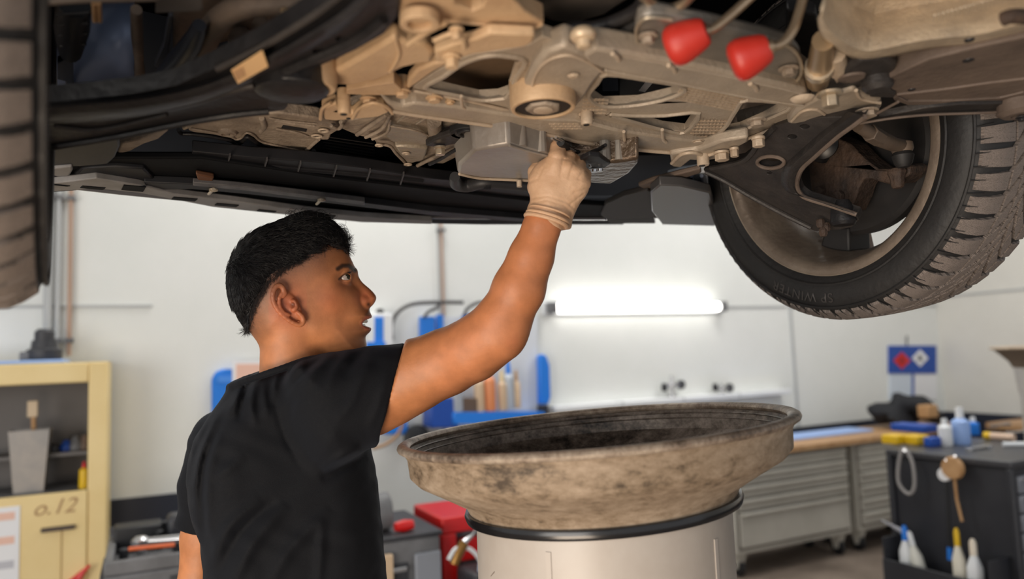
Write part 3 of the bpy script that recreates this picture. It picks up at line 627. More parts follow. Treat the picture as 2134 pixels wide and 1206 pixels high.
# --- body shell: dark underbody, bumper, fenders (reaching beyond the frame)
bump = [(-.42, 1.15), (-.32, 1.42), (-.1, 1.56), (.27, 1.64), (.6, 1.66), (.86, 1.61), (1.12, 1.54), (1.30, 1.42), (1.42, 1.18)]
bs = crom(bump, 4, False)
PAINT = mat('silver_grey_car_paint', (112, 112, 116), .3, .4, coat=.5)
mb = MB(); outl = [CL(*q, 2.26) for q in bs] + [CL(1.42, -.9, 2.26), CL(-.42, -.9, 2.26)]
mb.prism([outl], .05, px=False, up=UZ); part('underbody_panel', mb, VOID)
mb = MB(); mb.grid([[CL(*q, z) for q in bs] for z in (1.885, 1.95, 2.1, 2.31)]); part('bumper', mb, PAINT, None, 0, solid=.006)
for l in (1.42, -.42):
    mb = MB(); mb.prism([[CL(l, 1.18, 1.93), CL(l, 1.18, 2.6), CL(l, -.9, 2.6), CL(l, -.9, 1.95), CL(l, .45, 1.95), CL(l, .50, 2.15), CL(l, .66, 2.3), CL(l, .9, 2.36), CL(l, 1.1, 2.28), CL(l, 1.16, 2.1)]], .01, px=False, up=EL); part('fender', mb, PAINT, None, 0)
mb = MB(); mb.prism([[CL(*q, 2.6) for q in bs] + [CL(1.42, -.9, 2.6), CL(-.42, -.9, 2.6)]], .3, px=False, up=UZ); part('bonnet', mb, PAINT, None, .05)
mb = MB(); mb.grid([[CL(*q, z) for q in bs] for z in (2.31, 2.6)]); part('grille', mb, BLACK, None, 0, solid=.006)
mb = MB(); mb.grid([[CL(-.40 + 0 * q, q2, z) for q2 in np.linspace(1.15, -.9, 6)] for q, z in ((0, 1.93), (0, 2.26))]); part('inner_fender', mb, VOID, None, 0, solid=.004)
# front undertray: stepped dark panels
def cpanel(nm, l0, l1, f0, f1, z0, z1, m, parent=None, bevel=.004):
    mb = MB(); mb.box(CL((l0 + l1) / 2, (f0 + f1) / 2, (z0 + z1) / 2), EL * (l1 - l0) / 2, EF * (f1 - f0) / 2, UZ * (z1 - z0) / 2); return part(nm, mb, m, parent, bevel)
low = [(95, 402), (200, 394), (290, 402), (440, 431), (560, 444), (750, 463), (1000, 468), (1180, 469)]
pr('undertray', [(95, 402), (200, 394), (290, 402), (440, 431), (560, 444), (750, 463), (1000, 468), (1300, 468), (1290, 430), (1100, 418), (700, 372), (420, 330), (95, 330)], 1.89, .012, VOID)
# pale lip with dark slots
def band(nm, top, bot, z, th, m, parent=None, bevel=.002): return pr(nm, list(top) + list(reversed(bot)), z, th, m, parent, bevel)
lip = band('bumper_lip', [(105, 383), (200, 372), (290, 386), (360, 404), (500, 421), (640, 440), (760, 452), (900, 460)], [(100, 400), (200, 393), (290, 402), (440, 430), (560, 443), (680, 456), (760, 463), (900, 467)], 1.872, .012, LIPG)
for (x0, y0, x1, y1) in ((172, 388, 220, 396), (258, 386, 304, 400), (362, 411, 412, 420), (452, 424, 498, 432), (540, 437, 576, 444), (650, 446, 700, 455), (106, 384, 146, 389)):
    pr('slot', [(x0, y0), (x1, y0 + 4), (x1 - 6, y1), (x0 - 5, y1 - 4)], 1.8705, .002, VOID, lip, 0)
band('lower_rail', [(300, 380), (400, 384), (520, 395), (700, 415), (900, 440), (1100, 456)], [(305, 396), (400, 394), (520, 405), (700, 425), (900, 449), (1100, 463)], 1.876, .014, PLAS)
rl = band('lip_edge', [(402, 381), (500, 389), (620, 403), (760, 420)], [(402, 387), (500, 396), (620, 411), (760, 428)], 1.874, .01, mat('scuffed_plastic', (88, 86, 86), .5, 0, (66, 64, 66), 30))
for (x, y) in ((445, 394), (670, 415)):
    mb = MB(); mb.lathe(PZ(x, y, 1.874), -UZ, [(.008, 0), (.008, .003), (.003, .005)], 10); part('clip', mb, STEEL, rl, 0)
    mb = MB(); mb.tube([PZ(x, y, 1.872), PZ(x - 10, y + 10, 1.872)], .003, 6); part('clip_leg', mb, STEEL, rl, 0)
tb_('cooling_pipe', [(432, 325), (520, 337), (640, 350), (760, 360), (880, 373)], 9, PLAS, None, 1.90)
sh = band('radiator_support', [(400, 316), (520, 328), (660, 338), (760, 350), (900, 372), (1110, 392)], [(400, 338), (520, 348), (660, 364), (760, 378), (900, 396), (1110, 410)], 1.897, .02, PLAS)
for x in (478, 555, 625, 700, 770, 840): y = np.interp(x, (400, 1110), (318, 392)); pr('support_rib', [(x, y), (x + 3, y), (x - 5, y + 24), (x - 8, y + 24)], 1.892, .006, mat('rib_grey', (60, 58, 58), .5), sh, 0)
tb_('coolant_hose', [(948, 368), (952, 382), (975, 386), (1010, 380), (1060, 384), (1110, 388)], (11, 15, 15, 12, 12, 12), mat('grey_rubber_hose', (46, 46, 48), .5), None, 1.878)
o = tb_('hose_clamp', [(1008, 381), (1022, 381)], 15, PLAS, None, 1.878)
# radiator fins
for k in range(11):
    x0 = 668 + k * 3; y0 = 283 + k * 6.6; tb_('radiator_fin', [(x0, y0), (x0 + 110 - 2 * k, y0 + 16)], 1.4, mat('dull_fin_metal', (52, 50, 50), .4, .4), None, 1.95, k=1, smooth_=False)
cpanel('radiator', .25, 1.0, 1.42, 1.5, 1.96, 2.25, VOID)
# left wing parts
pr('wheel_liner_flap', [(100, 290), (248, 284), (250, 305), (240, 328), (225, 342), (180, 346), (100, 347)], 1.885, .01, mat('charcoal_flap', (38, 38, 40), .5))
pr('liner_casting', [(244, 322), (252, 300), (290, 292), (348, 270), (352, 272), (330, 290), (300, 300), (270, 316)], 1.9, .02, ALUD)
pr('liner_casting', [(102, 352), (150, 348), (152, 356), (146, 366), (120, 368), (102, 364)], 1.88, .01, LIPG)
pr('tray_corner', [(100, 366), (150, 372), (168, 352), (240, 348), (300, 352), (330, 382), (240, 388), (150, 384), (100, 382)], 1.883, .012, PLAS)
pr('orange_clip', [(408, 364), (446, 371), (444, 378), (412, 376)], 1.88, .01, mat('rusty_orange', (96, 62, 40), .6))
# right front corner below the subframe
pr('bumper_corner', [(1356, 402), (1375, 386), (1420, 388), (1480, 402), (1492, 440), (1490, 471), (1380, 468), (1358, 440)], 1.868, .02, mat('grey_painted_corner', (84, 82, 82), .35))
cb_ = pr('corner_brace', [(1262, 426), (1300, 408), (1350, 396), (1362, 402), (1366, 466), (1272, 466), (1252, 448)], 1.885, .012, mat('dusty_tray_brown', (42, 39, 38), .6))
pr('tray_edge', [(1330, 388), (1362, 376), (1460, 352), (1462, 360), (1380, 386), (1345, 396)], 1.89, .01, BRN)
for x in (1441, 1462): tb_('grille_slat', [(x, 366), (x + 4, 398)], 4, mat('bluish_grille', (120, 128, 146), .4), None, 1.905, k=1, smooth_=False)
pr('pale_corner_plate', [(1392, 374), (1430, 364), (1474, 358), (1478, 399), (1430, 392), (1392, 388)], 1.91, .02, mat('pale_corner_plate', (214, 222, 232), .2))  # plain pale plate put in at the bumper corner, behind the slats
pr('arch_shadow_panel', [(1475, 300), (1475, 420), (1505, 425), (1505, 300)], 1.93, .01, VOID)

# --- subframe
Z = 1.915
sub_outer = [(868, 176), (905, 152), (945, 128), (985, 114), (1040, 106), (1100, 95), (1130, 76), (1160, 85), (1240, 102), (1325, 118), (1500, 150), (1640, 185), (1690, 200), (1740, 198), (1800, 200), (1835, 212), (1832, 234), (1700, 246), (1640, 262), (1560, 292), (1510, 305), (1470, 302), (1418, 288), (1292, 272), (1205, 246), (1160, 238), (1053, 232), (950, 212), (845, 198)]
op1 = [(885.7, 182), (925, 158), (957, 135), (989, 121), (1019, 115), (1049, 115), (1094.7, 126), (1077, 159), (1059, 199), (1039, 206), (999, 208), (947, 197)]
op2 = [(1226, 200), (1245, 172), (1265, 154), (1348, 165), (1427, 181), (1400, 202), (1331, 218), (1258, 221)]
op3 = [(1265, 237), (1313, 240), (1383, 240), (1456, 235), (1428, 275), (1383, 270), (1313, 251)]
op4 = [(1498, 280), (1515, 260), (1536, 226), (1557, 208), (1651, 219), (1592, 251), (1543, 272)]
SUBM = mat('subframe_aluminium', (160, 146, 130), .48, .15, (178, 164, 146), 16, .15, 160)
sub = pr('subframe', [sub_outer, op1, op2, op3, op4], Z, .016, SUBM)
# raised rims of the openings
for lp in (op1, op2, op3, op4):
    P = [PZ(a[0], a[1], Z - .001) for a in crom(lp, 3)]; mb = MB(); mb.tube(P, .0038, 6, closed=True); part('opening_rim', mb, SUBM, sub, 0)
# walls behind the openings (depth of the casting)
rear = pr('rear_rail', [(1215, 118), (1240, 103), (1306, 112), (1420, 132), (1560, 162), (1676, 188), (1688, 205), (1676, 221), (1560, 205), (1418, 178), (1340, 163), (1268, 148), (1225, 134)], Z - .016, .03, SUBM, sub, .005)
tb_('rail_bead', [(1300, 118), (1400, 136), (1500, 156), (1600, 178), (1676, 196)], 3.5, SUBM, rear, Z - .016)
tb_('rail_bead', [(1262, 146), (1340, 161), (1420, 176), (1560, 203), (1674, 220)], 3, SUBM, rear, Z - .016)
for (x, y) in ((1286, 118), (1403, 142), (1573, 180)):
    tb_('rail_lug', [(x - 10, y - 6), (x, y), (x + 4, y + 8)], 5, ALU, rear, Z - .019); 
mb = MB(); mb.lathe(PZ(1672, 204, Z - .018), -UZ, [(.017, 0), (.014, .004), (.01, .006)], 16); part('rail_end_cap', mb, ALU, rear, 0)
fr_top = [(786, 192), (815, 214), (839, 222), (862, 216), (950, 224), (1053, 240), (1160, 252), (1209, 252), (1292, 274), (1418, 292), (1505, 304)]
fr_bot = [(800, 206), (815, 232), (879, 243), (1024, 263), (1160, 286), (1209, 298), (1313, 312), (1411, 321), (1453, 313), (1505, 308)]
front = pr('front_rail', fr_top + fr_bot[::-1][:-1], Z - .012, .028, SUBM, sub, .004)
tb_('rail_bead', [(815, 231), (879, 242), (1024, 262), (1160, 284), (1209, 296), (1313, 310), (1411, 319)], 4.5, ALU, front, Z - .014)
tb_('rail_bead', [(862, 189), (950, 205), (1053, 228), (1080, 236)], 3.5, ALU, sub, Z - .003)
tb_('rail_bead', [(1209, 238), (1292, 269), (1380, 283), (1440, 292), (1505, 300)], 3.5, ALU, sub, Z - .003)
for (x, y) in ((1300, 300), (961, 226), (1380, 296)):
    tb_('rail_gusset', [(x, y - 26), (x + 2, y - 6), (x + 8, y)], 3.5, ALU, front, Z - .014)
# central boss with rubber bushing
gus = pr('boss_gusset', [(1078, 222), (1094, 180), (1112, 140), (1132, 112), (1180, 96), (1222, 112), (1264, 146), (1240, 172), (1222, 200), (1200, 226)], Z - .014, .03, SUBM, sub, .006)
tb_('gusset_bead', [(1108, 205), (1112, 165), (1136, 130), (1180, 115), (1222, 128), (1256, 150)], 3.2, ALU, gus, Z - .015)
pb_ = PZ(1132, 228, 1.882); kx = pb_[1] / FPX
mb = MB(); mb.lathe(pb_, UZ, [(.0385, 0), (.0435, .0), (.0450, .004), (.0455, .04), (.0385, .04)], 40, closed=True); bo = part('bushing_sleeve', mb, ALUW, sub, .001)
mb = MB(); mb.lathe(pb_ + UZ * .003, UZ, [(.0375, 0), (.0382, .03), (.022, .03), (.022, .004), (.027, .008)], 36); part('bushing_rubber', mb, RUB, bo, 0)
mb = MB(); mb.lathe(pb_ - UZ * .001, UZ, [(.0235, 0), (.026, .006), (.022, .03)], 7, .4); part('bushing_core', mb, ALUD, bo, .002)
mb = MB(); mb.lathe(pb_ - UZ * .003, UZ, [(.010, 0), (.0135, .001), (.0135, .004)], 20); part('bushing_bolt', mb, ALU, bo, 0)
mb = MB(); mb.lathe(PZ(1195, 157, Z - .016), -UZ, [(.008, 0), (.005, .003)], 12); part('dowel', mb, ALU, gus, 0)
# knurled ribs cast into the plate
def knurl(nm, x0, y0, x1, y1, nx, ny, skew, r=.0014, z=Z, tri=None):
    mb = MB()
    for i in range(nx):
        for j in range(ny):
            u = i / max(1, nx - 1); v = j / max(1, ny - 1); x = x0 + (x1 - x0) * u + skew * v; y = y0 + (y1 - y0) * v + 24 * (u if abs(x1 - x0) > 60 else 0) * (1 if y0 < 200 else 0)
            if tri and not tri(x, y): continue
            p = PZ(x, y, z - .0005); mb.box(p, EL * .0045, EF * .0013, UZ * r)
    if mb.v: mb.build(nm, ALU, sub, smooth=0, kind='stuff')
knurl('cast_ribs', 1425, 182, 1545, 206, 15, 6, -14, tri=lambda x, y: x > 1395)
knurl('cast_ribs', 1456, 252, 1512, 290, 8, 7, -18)
knurl('cast_ribs', 1222, 208, 1262, 236, 6, 5, -4)
knurl('cast_ribs', 1080, 132, 1100, 168, 4, 8, -12)
knurl('cast_ribs', 1150, 258, 1200, 268, 6, 3, 8, z=Z - .012)
for k in range(9): tb_('cast_line', [(1452 + k * 7, 244 + k * .6), (1446 + k * 7, 284)], 1.0, ALUD, sub, Z - .0005, k=1, smooth_=False)
# left mounting arm, cast
arm = pr('left_mount_casting', [(660, 176), (699, 150), (745, 124), (789, 98), (821, 77), (850, 90), (885, 93), (905, 108), (905, 128), (888, 130), (844, 141), (810, 158), (776, 170), (734, 178), (700, 176)], 1.905, .02, ALUW, sub, .005)
tb_('casting_bead', [(824, 80), (832, 110), (824, 132), (812, 150)], 4, ALUW, arm, 1.904)
pr('lower_flange', [(722, 187), (780, 178), (821, 172), (836, 186), (830, 198), (776, 198), (722, 196)], 1.905, .016, ALUW, sub, .004)
pr('web_plate', [(905, 108), (948, 92), (985, 84), (1020, 69), (1115, 73), (1112, 88), (1095, 98), (1040, 106), (985, 114), (940, 130), (908, 130)], 1.896, .012, ALUW, sub, .003)
pr('web_plate', [(846, 192), (868, 176), (905, 150), (950, 126), (900, 134), (868, 148), (852, 166)], 1.91, .014, ALUW, sub, .004)
upc = pr('upper_casting', [[(832, -60), (832, 25), (845, 47), (880, 56), (915, 45), (1000, 52), (1060, 58), (1108, 61), (1134, 47), (1095, 25), (1068, -5), (1060, -60)], [(950, -58), (948, 10), (985, 24), (1004, 16), (1012, 0), (1012, -58)]], 1.912, .022, ALUW, sub, .005)
tb_('casting_bead', [(925, 44), (1000, 50), (1060, 56), (1108, 60), (1130, 50)], 3.5, ALUW, upc, 1.911)
ringp('eye_ring', 874, 30, 1.905, 43, 27, .012, ALUW, upc); mb = MB(); q = PZ(874, 30, 1.906); mb.lathe(q, -UZ, [(.012, 0), (.012, .006), (.006, .008)], 16); part('eye_stud', mb, ALUW, upc, 0)
tb_('strut_rib', [(850, 92), (890, 66), (930, 46)], 7, ALUW, sub, 1.9)
tb_('strut_rib', [(905, 84), (940, 70), (962, 74), (968, 100)], 6, ALUW, sub, 1.893)
for (x, y, r, h, po) in ((951, 60, 12, .012, 0), (941, 117, 15, .014, .02), (838, 190, 14, .008, .02), (905, 204, 14, .006, .01), (938, 212, 8, .004, .01), (768, 206, 14, .006, .02)):
    bolt(x, y, 1.895 if y < 180 else Z - .006, r, h, ALUW if x < 980 else STEEL, sub, post=po)
# bushing housing and hanging posts on the left
q = PZ(652, 188, 1.885); mb = MB(); mb.lathe(q, UZ, [(.020, 0), (.027, .0), (.029, .004), (.031, .035)], 28); bh = part('bushing_housing', mb, ALUW, sub, .001)
mb = MB(); mb.lathe(q - UZ * .004, UZ, [(.012, 0), (.015, .003), (.016, .006)], 18); part('bushing_core', mb, ALUD, bh, 0)
mb = MB(); mb.lathe(PZ(612, 196, 1.878), UZ, [(.036, 0), (.042, .004), (.042, .03)], 28); part('bushing_cup', mb, BLK, sub, .001)
def post(x, ytop, ybot, rpx, m, parent, nm='mount_post', hex_=False):
    Y = PZ(x, ytop, Z)[1]; p0 = PY(x, ytop, Y); p1 = PY(x, ybot, Y); r = rpx * Y / FPX; mb = MB()
    mb.lathe(p0, -UZ, [(r * .95, 0), (r, .002), (r, p0[2] - p1[2] - .002), (r * .85, p0[2] - p1[2])], 22); o = part(nm, mb, m, parent, 0)
    mb = MB(); mb.lathe(p1, -UZ, [(r * .55, -.001), (r * .5, .0008)], 16); part('post_hole', mb, RUB, parent, 0); return o
post(716, 186, 238, 14, ALUW, sub); post(1222, 232, 260, 13, ALU, sub); post(1463, 300, 345, 13, ALU, sub); post(726, 228, 246, 9, ALUD, sub)
pr('lower_bracket', [(670, 228), (700, 216), (716, 236), (735, 240), (752, 226), (776, 216), (800, 222), (812, 234), (790, 244), (700, 252), (676, 250)], 1.902, .016, ALUW, sub, .004)
tb_('arch_rib', [(735, 246), (748, 226), (776, 214), (805, 222), (818, 236)], 4, ALUW, sub, 1.90)
tb_('arch_rib', [(668, 248), (672, 226), (690, 214)], 4, ALUW, sub, 1.90)
# right end bracket and fasteners
rb = pr('right_mount_casting', [(1640, 258), (1660, 230), (1700, 208), (1745, 196), (1780, 186), (1800, 198), (1835, 208), (1838, 224), (1822, 240), (1790, 243), (1720, 246), (1660, 258)], 1.9, .02, SUBM, sub, .005)
tb_('casting_bead', [(1784, 188), (1792, 204), (1812, 210), (1834, 214)], 4, ALU, rb, 1.899); tb_('casting_bead', [(1650, 252), (1672, 232), (1700, 228), (1718, 238)], 3.5, ALU, rb, 1.899)
bolt(1729, 193, 1.888, 18, .02, STEEL, rb, 1.5); bolt(1806, 230, 1.893, 20, .010, ALUD, rb, 1.2); bolt(1577, 250, 1.9, 14, .01, ALUD, rb, 1.5)
bolt(1455, 294, Z - .018, 10, .003, ALU, front, 1.4)
pr('corner_casting', [(1396, 322), (1420, 318), (1452, 314), (1500, 296), (1560, 286), (1560, 296), (1530, 312), (1500, 330), (1470, 336), (1440, 334), (1420, 350), (1400, 348)], 1.895, .02, SUBM, sub, .005)
for (x, y, r) in ((1504, 316, 15), (1580, 286, 13), (1530, 308, 9)): bolt(x, y, 1.893, r, .016, ALU, sub, 1.1)
tb_('arch_rib', [(1400, 340), (1420, 322), (1446, 318), (1470, 324), (1492, 318)], 4, ALU, sub, 1.893)
tb_('edge_bead', [(1500, 302), (1560, 288), (1640, 258), (1700, 244)], 4, ALU, sub, Z - .004)
# brown heat plate seen through the left opening, box through the middle one
pr('gearbox_tunnel_shield', [(880, 190), (960, 120), (1090, 100), (1090, 215), (940, 215)], 1.965, .02, mat('brown_shield', (120, 98, 76), .5, .1, (92, 76, 62), 4))
pr('black_module', [(1290, 150), (1400, 165), (1400, 215), (1290, 215)], 2.0, .04, BLACK)
pr('module_label', [(1331, 190), (1346, 170), (1361, 172), (1344, 192)], 1.999, .001, PAPER, None, 0)
tb_('driveshaft', [(1540, 245), (1600, 232), (1660, 226)], 16, ALUD, None, 1.97)

# --- steering rack bracket, red caps, steel pipes
rkp = horiz(1.918)
rk = pr('steering_bracket', [(1324, 62), (1330, 44), (1350, 34), (1383, 36), (1480, 56), (1600, 84), (1650, 98), (1668, 120), (1672, 150), (1664, 170), (1640, 174), (1560, 160), (1440, 132), (1352, 112), (1330, 92)], 1.912, .02, mat('steel_grey_bracket', (122, 118, 112), .42, .5, (146, 138, 128), 9, .2, 60), None, .006)
tb_('bracket_bead', [(1328, 88), (1326, 62), (1338, 42), (1360, 36), (1400, 42)], 4, STEEL, rk, 1.911)
tb_('bracket_bead', [(1600, 86), (1645, 98), (1666, 122), (1670, 150), (1662, 168)], 4, STEEL, rk, 1.911)
for (x, y) in ((1350, 74), (1643, 142)): bolt(x, y, 1.91, 14, .010, ALUD, rk, 1.5)
def cap(p0, p1, rads, col, Y0, Y1):
    a = PY(*p0, Y0); b = PY(*p1, Y1); ax = b - a; L = np.linalg.norm(ax); k = Y0 / FPX
    mb = MB(); mb.lathe(a, ax, [(r * k, h * L) for r, h in rads], 36); return mb
YA = PZ(1430, 110, 1.9)[1]
cp = [(26, -.42), (38, -.34), (44, -.2), (46, .0), (44, .25), (39, .55), (33, .85), (27, 1.0), (20, 1.04)]
part('boot', cap((1414, 92), (1472, 64), cp, 0, YA - .045, YA - .06), REDB, rk, 0); part('boot', cap((1546, 124), (1602, 98), cp, 0, YA - .04, YA - .05), REDB, rk, 0)
PIPE = mat('brushed_steel_pipe', (176, 156, 132), .3, .75, (150, 130, 108), 20)
for pts, r, c in (([(1466, 68), (1490, 58), (1520, 34), (1560, -2), (1600, -40)], 10, (1470, 66)), ([(1598, 100), (1628, 92), (1650, 66), (1664, 30), (1680, -30)], 10, (1602, 98))):
    P = [PY(a[0], a[1], YA - .055) for a in crom(pts, 5, False)]; mb = MB(); mb.tube(P, r * YA / FPX, 16); pi = part('steel_pipe', mb, PIPE, None, 0)
    mb = MB(); mb.tube([P[0] + (P[0] - P[3]) * .05, P[2]], 16 * YA / FPX, 18); part('pipe_collar', mb, PIPE, pi, 0)
# stud with pale head
q = PZ(1216, 86, 1.9); k = q[1] / FPX; mb = MB(); mb.lathe(q + UZ * .010, -UZ, [(22 * k, -.004), (28 * k, 0), (29 * k, .004), (25 * k, .008), (17 * k, .010), (16 * k, .016), (11 * k, .018)], 28); part('pale_stud', mb, mat('pale_stud_metal', (204, 180, 150), .4, .3), None, 0)
pr('gearbox_casing', [(1078, -60), (1096, 22), (1140, 46), (1200, 52), (1262, 36), (1330, -8), (1330, -60)], 1.975, .05, mat('grey_gearbox', (112, 104, 96), .5, .3, (92, 84, 78), 6), None, .01)
tb_('wiring_hose', [(1150, 78), (1190, 58), (1240, 56), (1290, 40), (1330, 16), (1350, -20)], 14, BLK, None, 1.94)
tb_('wiring_hose', [(1240, 100), (1262, 80), (1300, 62), (1340, 40)], 12, RUB, None, 1.935)
tb_('spring_pin', [(1160, 82), (1178, 66)], 5, TAN, None, 1.92)
tb_('upper_pipe', [(1340, -8), (1380, 18), (1420, 10), (1450, -20)], 11, PIPE, None, 1.93)

# --- embossed heat shield, top right
rows = []
edge = [(1706, 40), (1712, 70), (1740, 98), (1774, 118), (1806, 125), (1850, 118), (1905, 106), (1960, 98), (2010, 94), (2050, 88), (2090, 78), (2140, 66), (2200, 50)]
ec = crom(edge, 4, False)
for dy, z in ((0, 1.915), (-7, 1.905), (-20, 1.902), (-36, 1.912), (-60, 1.935), (-95, 1.97), (-140, 1.985), (-200, 1.97)):
    rows.append([PZ(x + (abs(dy) * .28 if x < 1800 else abs(dy) * .1), y + dy, z) for x, y in ec])
mb = MB(); mb.grid(rows); hs = part('heat_shield', mb, SHLD, None, 0, solid=.003, smooth=60)
for k in range(22):
    x = 1944 + k * 9; y = 48 - k * 2.6; tb_('shield_crease', [(x, y), (x + 4, y - 16)], 2.2, SHLD, hs, 1.9165 + .0, k=1, smooth_=False)
P_ = PZ(2020, 82, 1.902); mb = MB(); mb.lathe(P_, -UZ, [(.006, -.002), (.005, .002)], 12); part('shield_rivet', mb, BLK, hs, 0)
tb_('rusty_bracket', [(2090, 40), (2110, 34), (2150, 36)], 16, RUST, None, 1.89)
# catalyst support fitting below it
tb_('pipe_fitting', [(1716, 84), (1712, 112), (1708, 140), (1704, 168)], (24, 26, 27, 25), mat('hazy_steel', (166, 142, 112), .35, .6), None, 1.915)
tb_('pipe_fitting', [(1742, 112), (1746, 140), (1742, 158)], (20, 22, 18), ALU, None, 1.918)
tb_('fitting_collar', [(1707, 138), (1706, 146)], 31, STEEL, None, 1.913, k=1, smooth_=False)
pr('splash_panel', [(1640, 20), (1700, 30), (1712, 80), (1690, 130), (1640, 90)], 1.98, .02, BLK)
# grey brown brace, right
br = pr('underbody_brace', [(1848, 164), (1938, 123), (2037, 99), (2134, 78), (2230, 60), (2230, 196), (2134, 200), (2087, 212), (1980, 217), (1888, 219), (1863, 210), (1866, 196), (1850, 180)], 1.90, .03, BRN, None, .006)
tb_('brace_bead', [(1868, 196), (1960, 186), (2060, 172), (2160, 160)], 4, BRN, br, 1.899)
for (x, y, r) in ((1900, 187, 8), (2018, 126, 12)): mb = MB(); q = PZ(x, y, 1.8995); k = q[1] / FPX; mb.lathe(q, -UZ, [(r * k, -.001), (r * k * .9, .0006)], 18); part('brace_hole', mb, BLK, br, 0)
pr('brace_edge', [(1850, 182), (1862, 206), (1890, 219), (1980, 218), (2087, 212), (2134, 200), (2134, 193), (2085, 205), (1980, 211), (1892, 212), (1868, 200)], 1.897, .006, BRN, br, .001)
lk = pr('black_link', [(1688, 188), (1692, 178), (1740, 160), (1788, 126), (1850, 122), (1870, 138), (1862, 164), (1812, 176), (1790, 184), (1740, 196), (1712, 206), (1692, 202)], 1.906, .02, BLKW, None, .006)
mb = MB(); mb.lathe(PZ(1775, 160, 1.9055), -UZ, [(.018, 0), (.016, .003), (.009, .003)], 20); part('link_washer', mb, BRN, lk, 0)
q = PZ(1828, 172, 1.9); mb = MB(); mb.lathe(q + UZ * .02, -UZ, [(.017, 0), (.02, .004), (.02, .026), (.015, .032)], 24); part('link_bush', mb, BLKW, lk, 0)
pr('link_bracket', [(1808, 190), (1830, 180), (1868, 196), (1864, 204), (1812, 202)], 1.895, .012, BLKW, lk)
tb_('stabiliser_edge', [(1792, 257), (1860, 246), (1935, 239), (2020, 236), (2098, 233)], 3, BRN, None, 1.885)
pr('stabiliser_arm', [(1830, 246), (1925, 226), (2000, 218), (2095, 216), (2098, 232), (2000, 236), (1920, 238)], 1.892, .012, BLKW, None)
tb_('stabiliser_edge', [(1792, 255), (1830, 235), (1872, 212)], 3, BRN, None, 1.886)
q = PZ(2122, 234, 1.88); mb = MB(); mb.lathe(q, -UZ, [(.010, -.02), (.026, -.02), (.028, 0), (.020, .006), (.010, .006)], 24, closed=True); part('stabiliser_eye', mb, BRN, None, 0)
bolt(2130, 244, 1.872, 9, .006, BLK)

# --- big black control arm, right: sloping pressed plate
WC = np.array([.59567855, 1.38977929, 1.91448171]); WA = np.array([math.sin(1.09233883) * math.cos(.11003946), math.cos(1.09233883) * math.cos(.11003946), math.sin(.11003946)])
WE1 = np.cross(WA, UZ); WE1 /= np.linalg.norm(WE1); WE2 = np.cross(WE1, WA)
def WP(r, ang, h):
    t = math.radians(ang); return WC + WA * h + r * (math.cos(t) * WE1 + math.sin(t) * WE2)
apl = Plane.through(PZ(1474, 346, 1.9), PZ(1730, 250, 1.89), PY(1760, 465, 1.33))
inner = [(1802, 243), (1778, 261), (1750, 281), (1722, 305), (1694, 330), (1674, 348), (1664, 366), (1661, 386), (1667, 402), (1681, 413), (1733, 429), (1785, 447)]
arm_o = [(1466, 352), (1500, 342), (1544, 333), (1564, 318), (1579, 297), (1596, 278), (1614, 262), (1660, 250), (1720, 244)] + inner + [(1790, 458), (1776, 473), (1752, 478), (1700, 482), (1668, 470), (1635, 453), (1570, 418), (1505, 379), (1470, 364)]
big = [(1606 + 28 * math.cos(t), 338 + 12.5 * math.sin(t)) for t in np.linspace(0, 2 * math.pi, 25)[:-1]]
def ell(x, y, a, b, n=14): return [(x + a * math.cos(t), y + b * math.sin(t)) for t in np.linspace(0, 2 * math.pi, n + 1)[:-1]]
ca = part('control_arm', MB().prism([arm_o, big, ell(1677, 264, 10.5, 5), ell(1651, 285, 10, 5), ell(1533, 342, 6, 3), ell(1603, 361, 5, 2.5)], .018, apl), BLKW, None, .003)
mb = MB(); mb.tube([apl.at(*q, -.002) for q in crom(big, 1)], .0035, 8, closed=True); part('hole_flange', mb, BRN, ca, 0)
mb = MB(); mb.tube([apl.at(*q, -.004) for q in crom(inner, 4, False)], .0042, 8); part('pressed_edge', mb, BRN, ca, 0)
mb = MB(); I = crom(inner, 4, False)
mb.grid([[apl.at(q[0] - a, q[1] - b, -h) for q in I] for a, b, h in ((0, 0, .003), (10, 4, .012), (20, 7, .014), (28, 9, .007), (34, 10, 0))]); part('pressed_ridge', mb, BLKW, ca, 0, smooth=60)
for pts in ([(1470, 358), (1505, 374), (1570, 412), (1635, 447), (1690, 474)], [(1482, 350), (1544, 337), (1566, 320), (1581, 299), (1614, 265)]):
    mb = MB(); mb.tube([apl.at(*q, -.003) for q in crom(pts, 4, False)], .005, 8); part('pressed_edge', mb, BLKW, ca, 0)
mb = MB(); mb.grid([[apl.at(1560 + u * 26, 372 + u * 14 + 0 * v, -.001) for u in range(2)] for v in range(2)])
q = apl.at(1758, 462, -.01); mb = MB(); mb.lathe(q - UZ * .006, UZ, [(.018, 0), (.022, .006), (.02, .03), (.012, .045)], 20); part('ball_joint', mb, BLK, ca, 0)
for (x, y) in ((1710, 470), (1716, 488), (1722, 478)): mb = MB(); q = PY(x, y, 1.34); mb.lathe(q + UZ * .012, -UZ, [(.006, 0), (.008, .004), (.008, .012), (.005, .016)], 8); part('joint_bolt', mb, RUST, ca, 0)
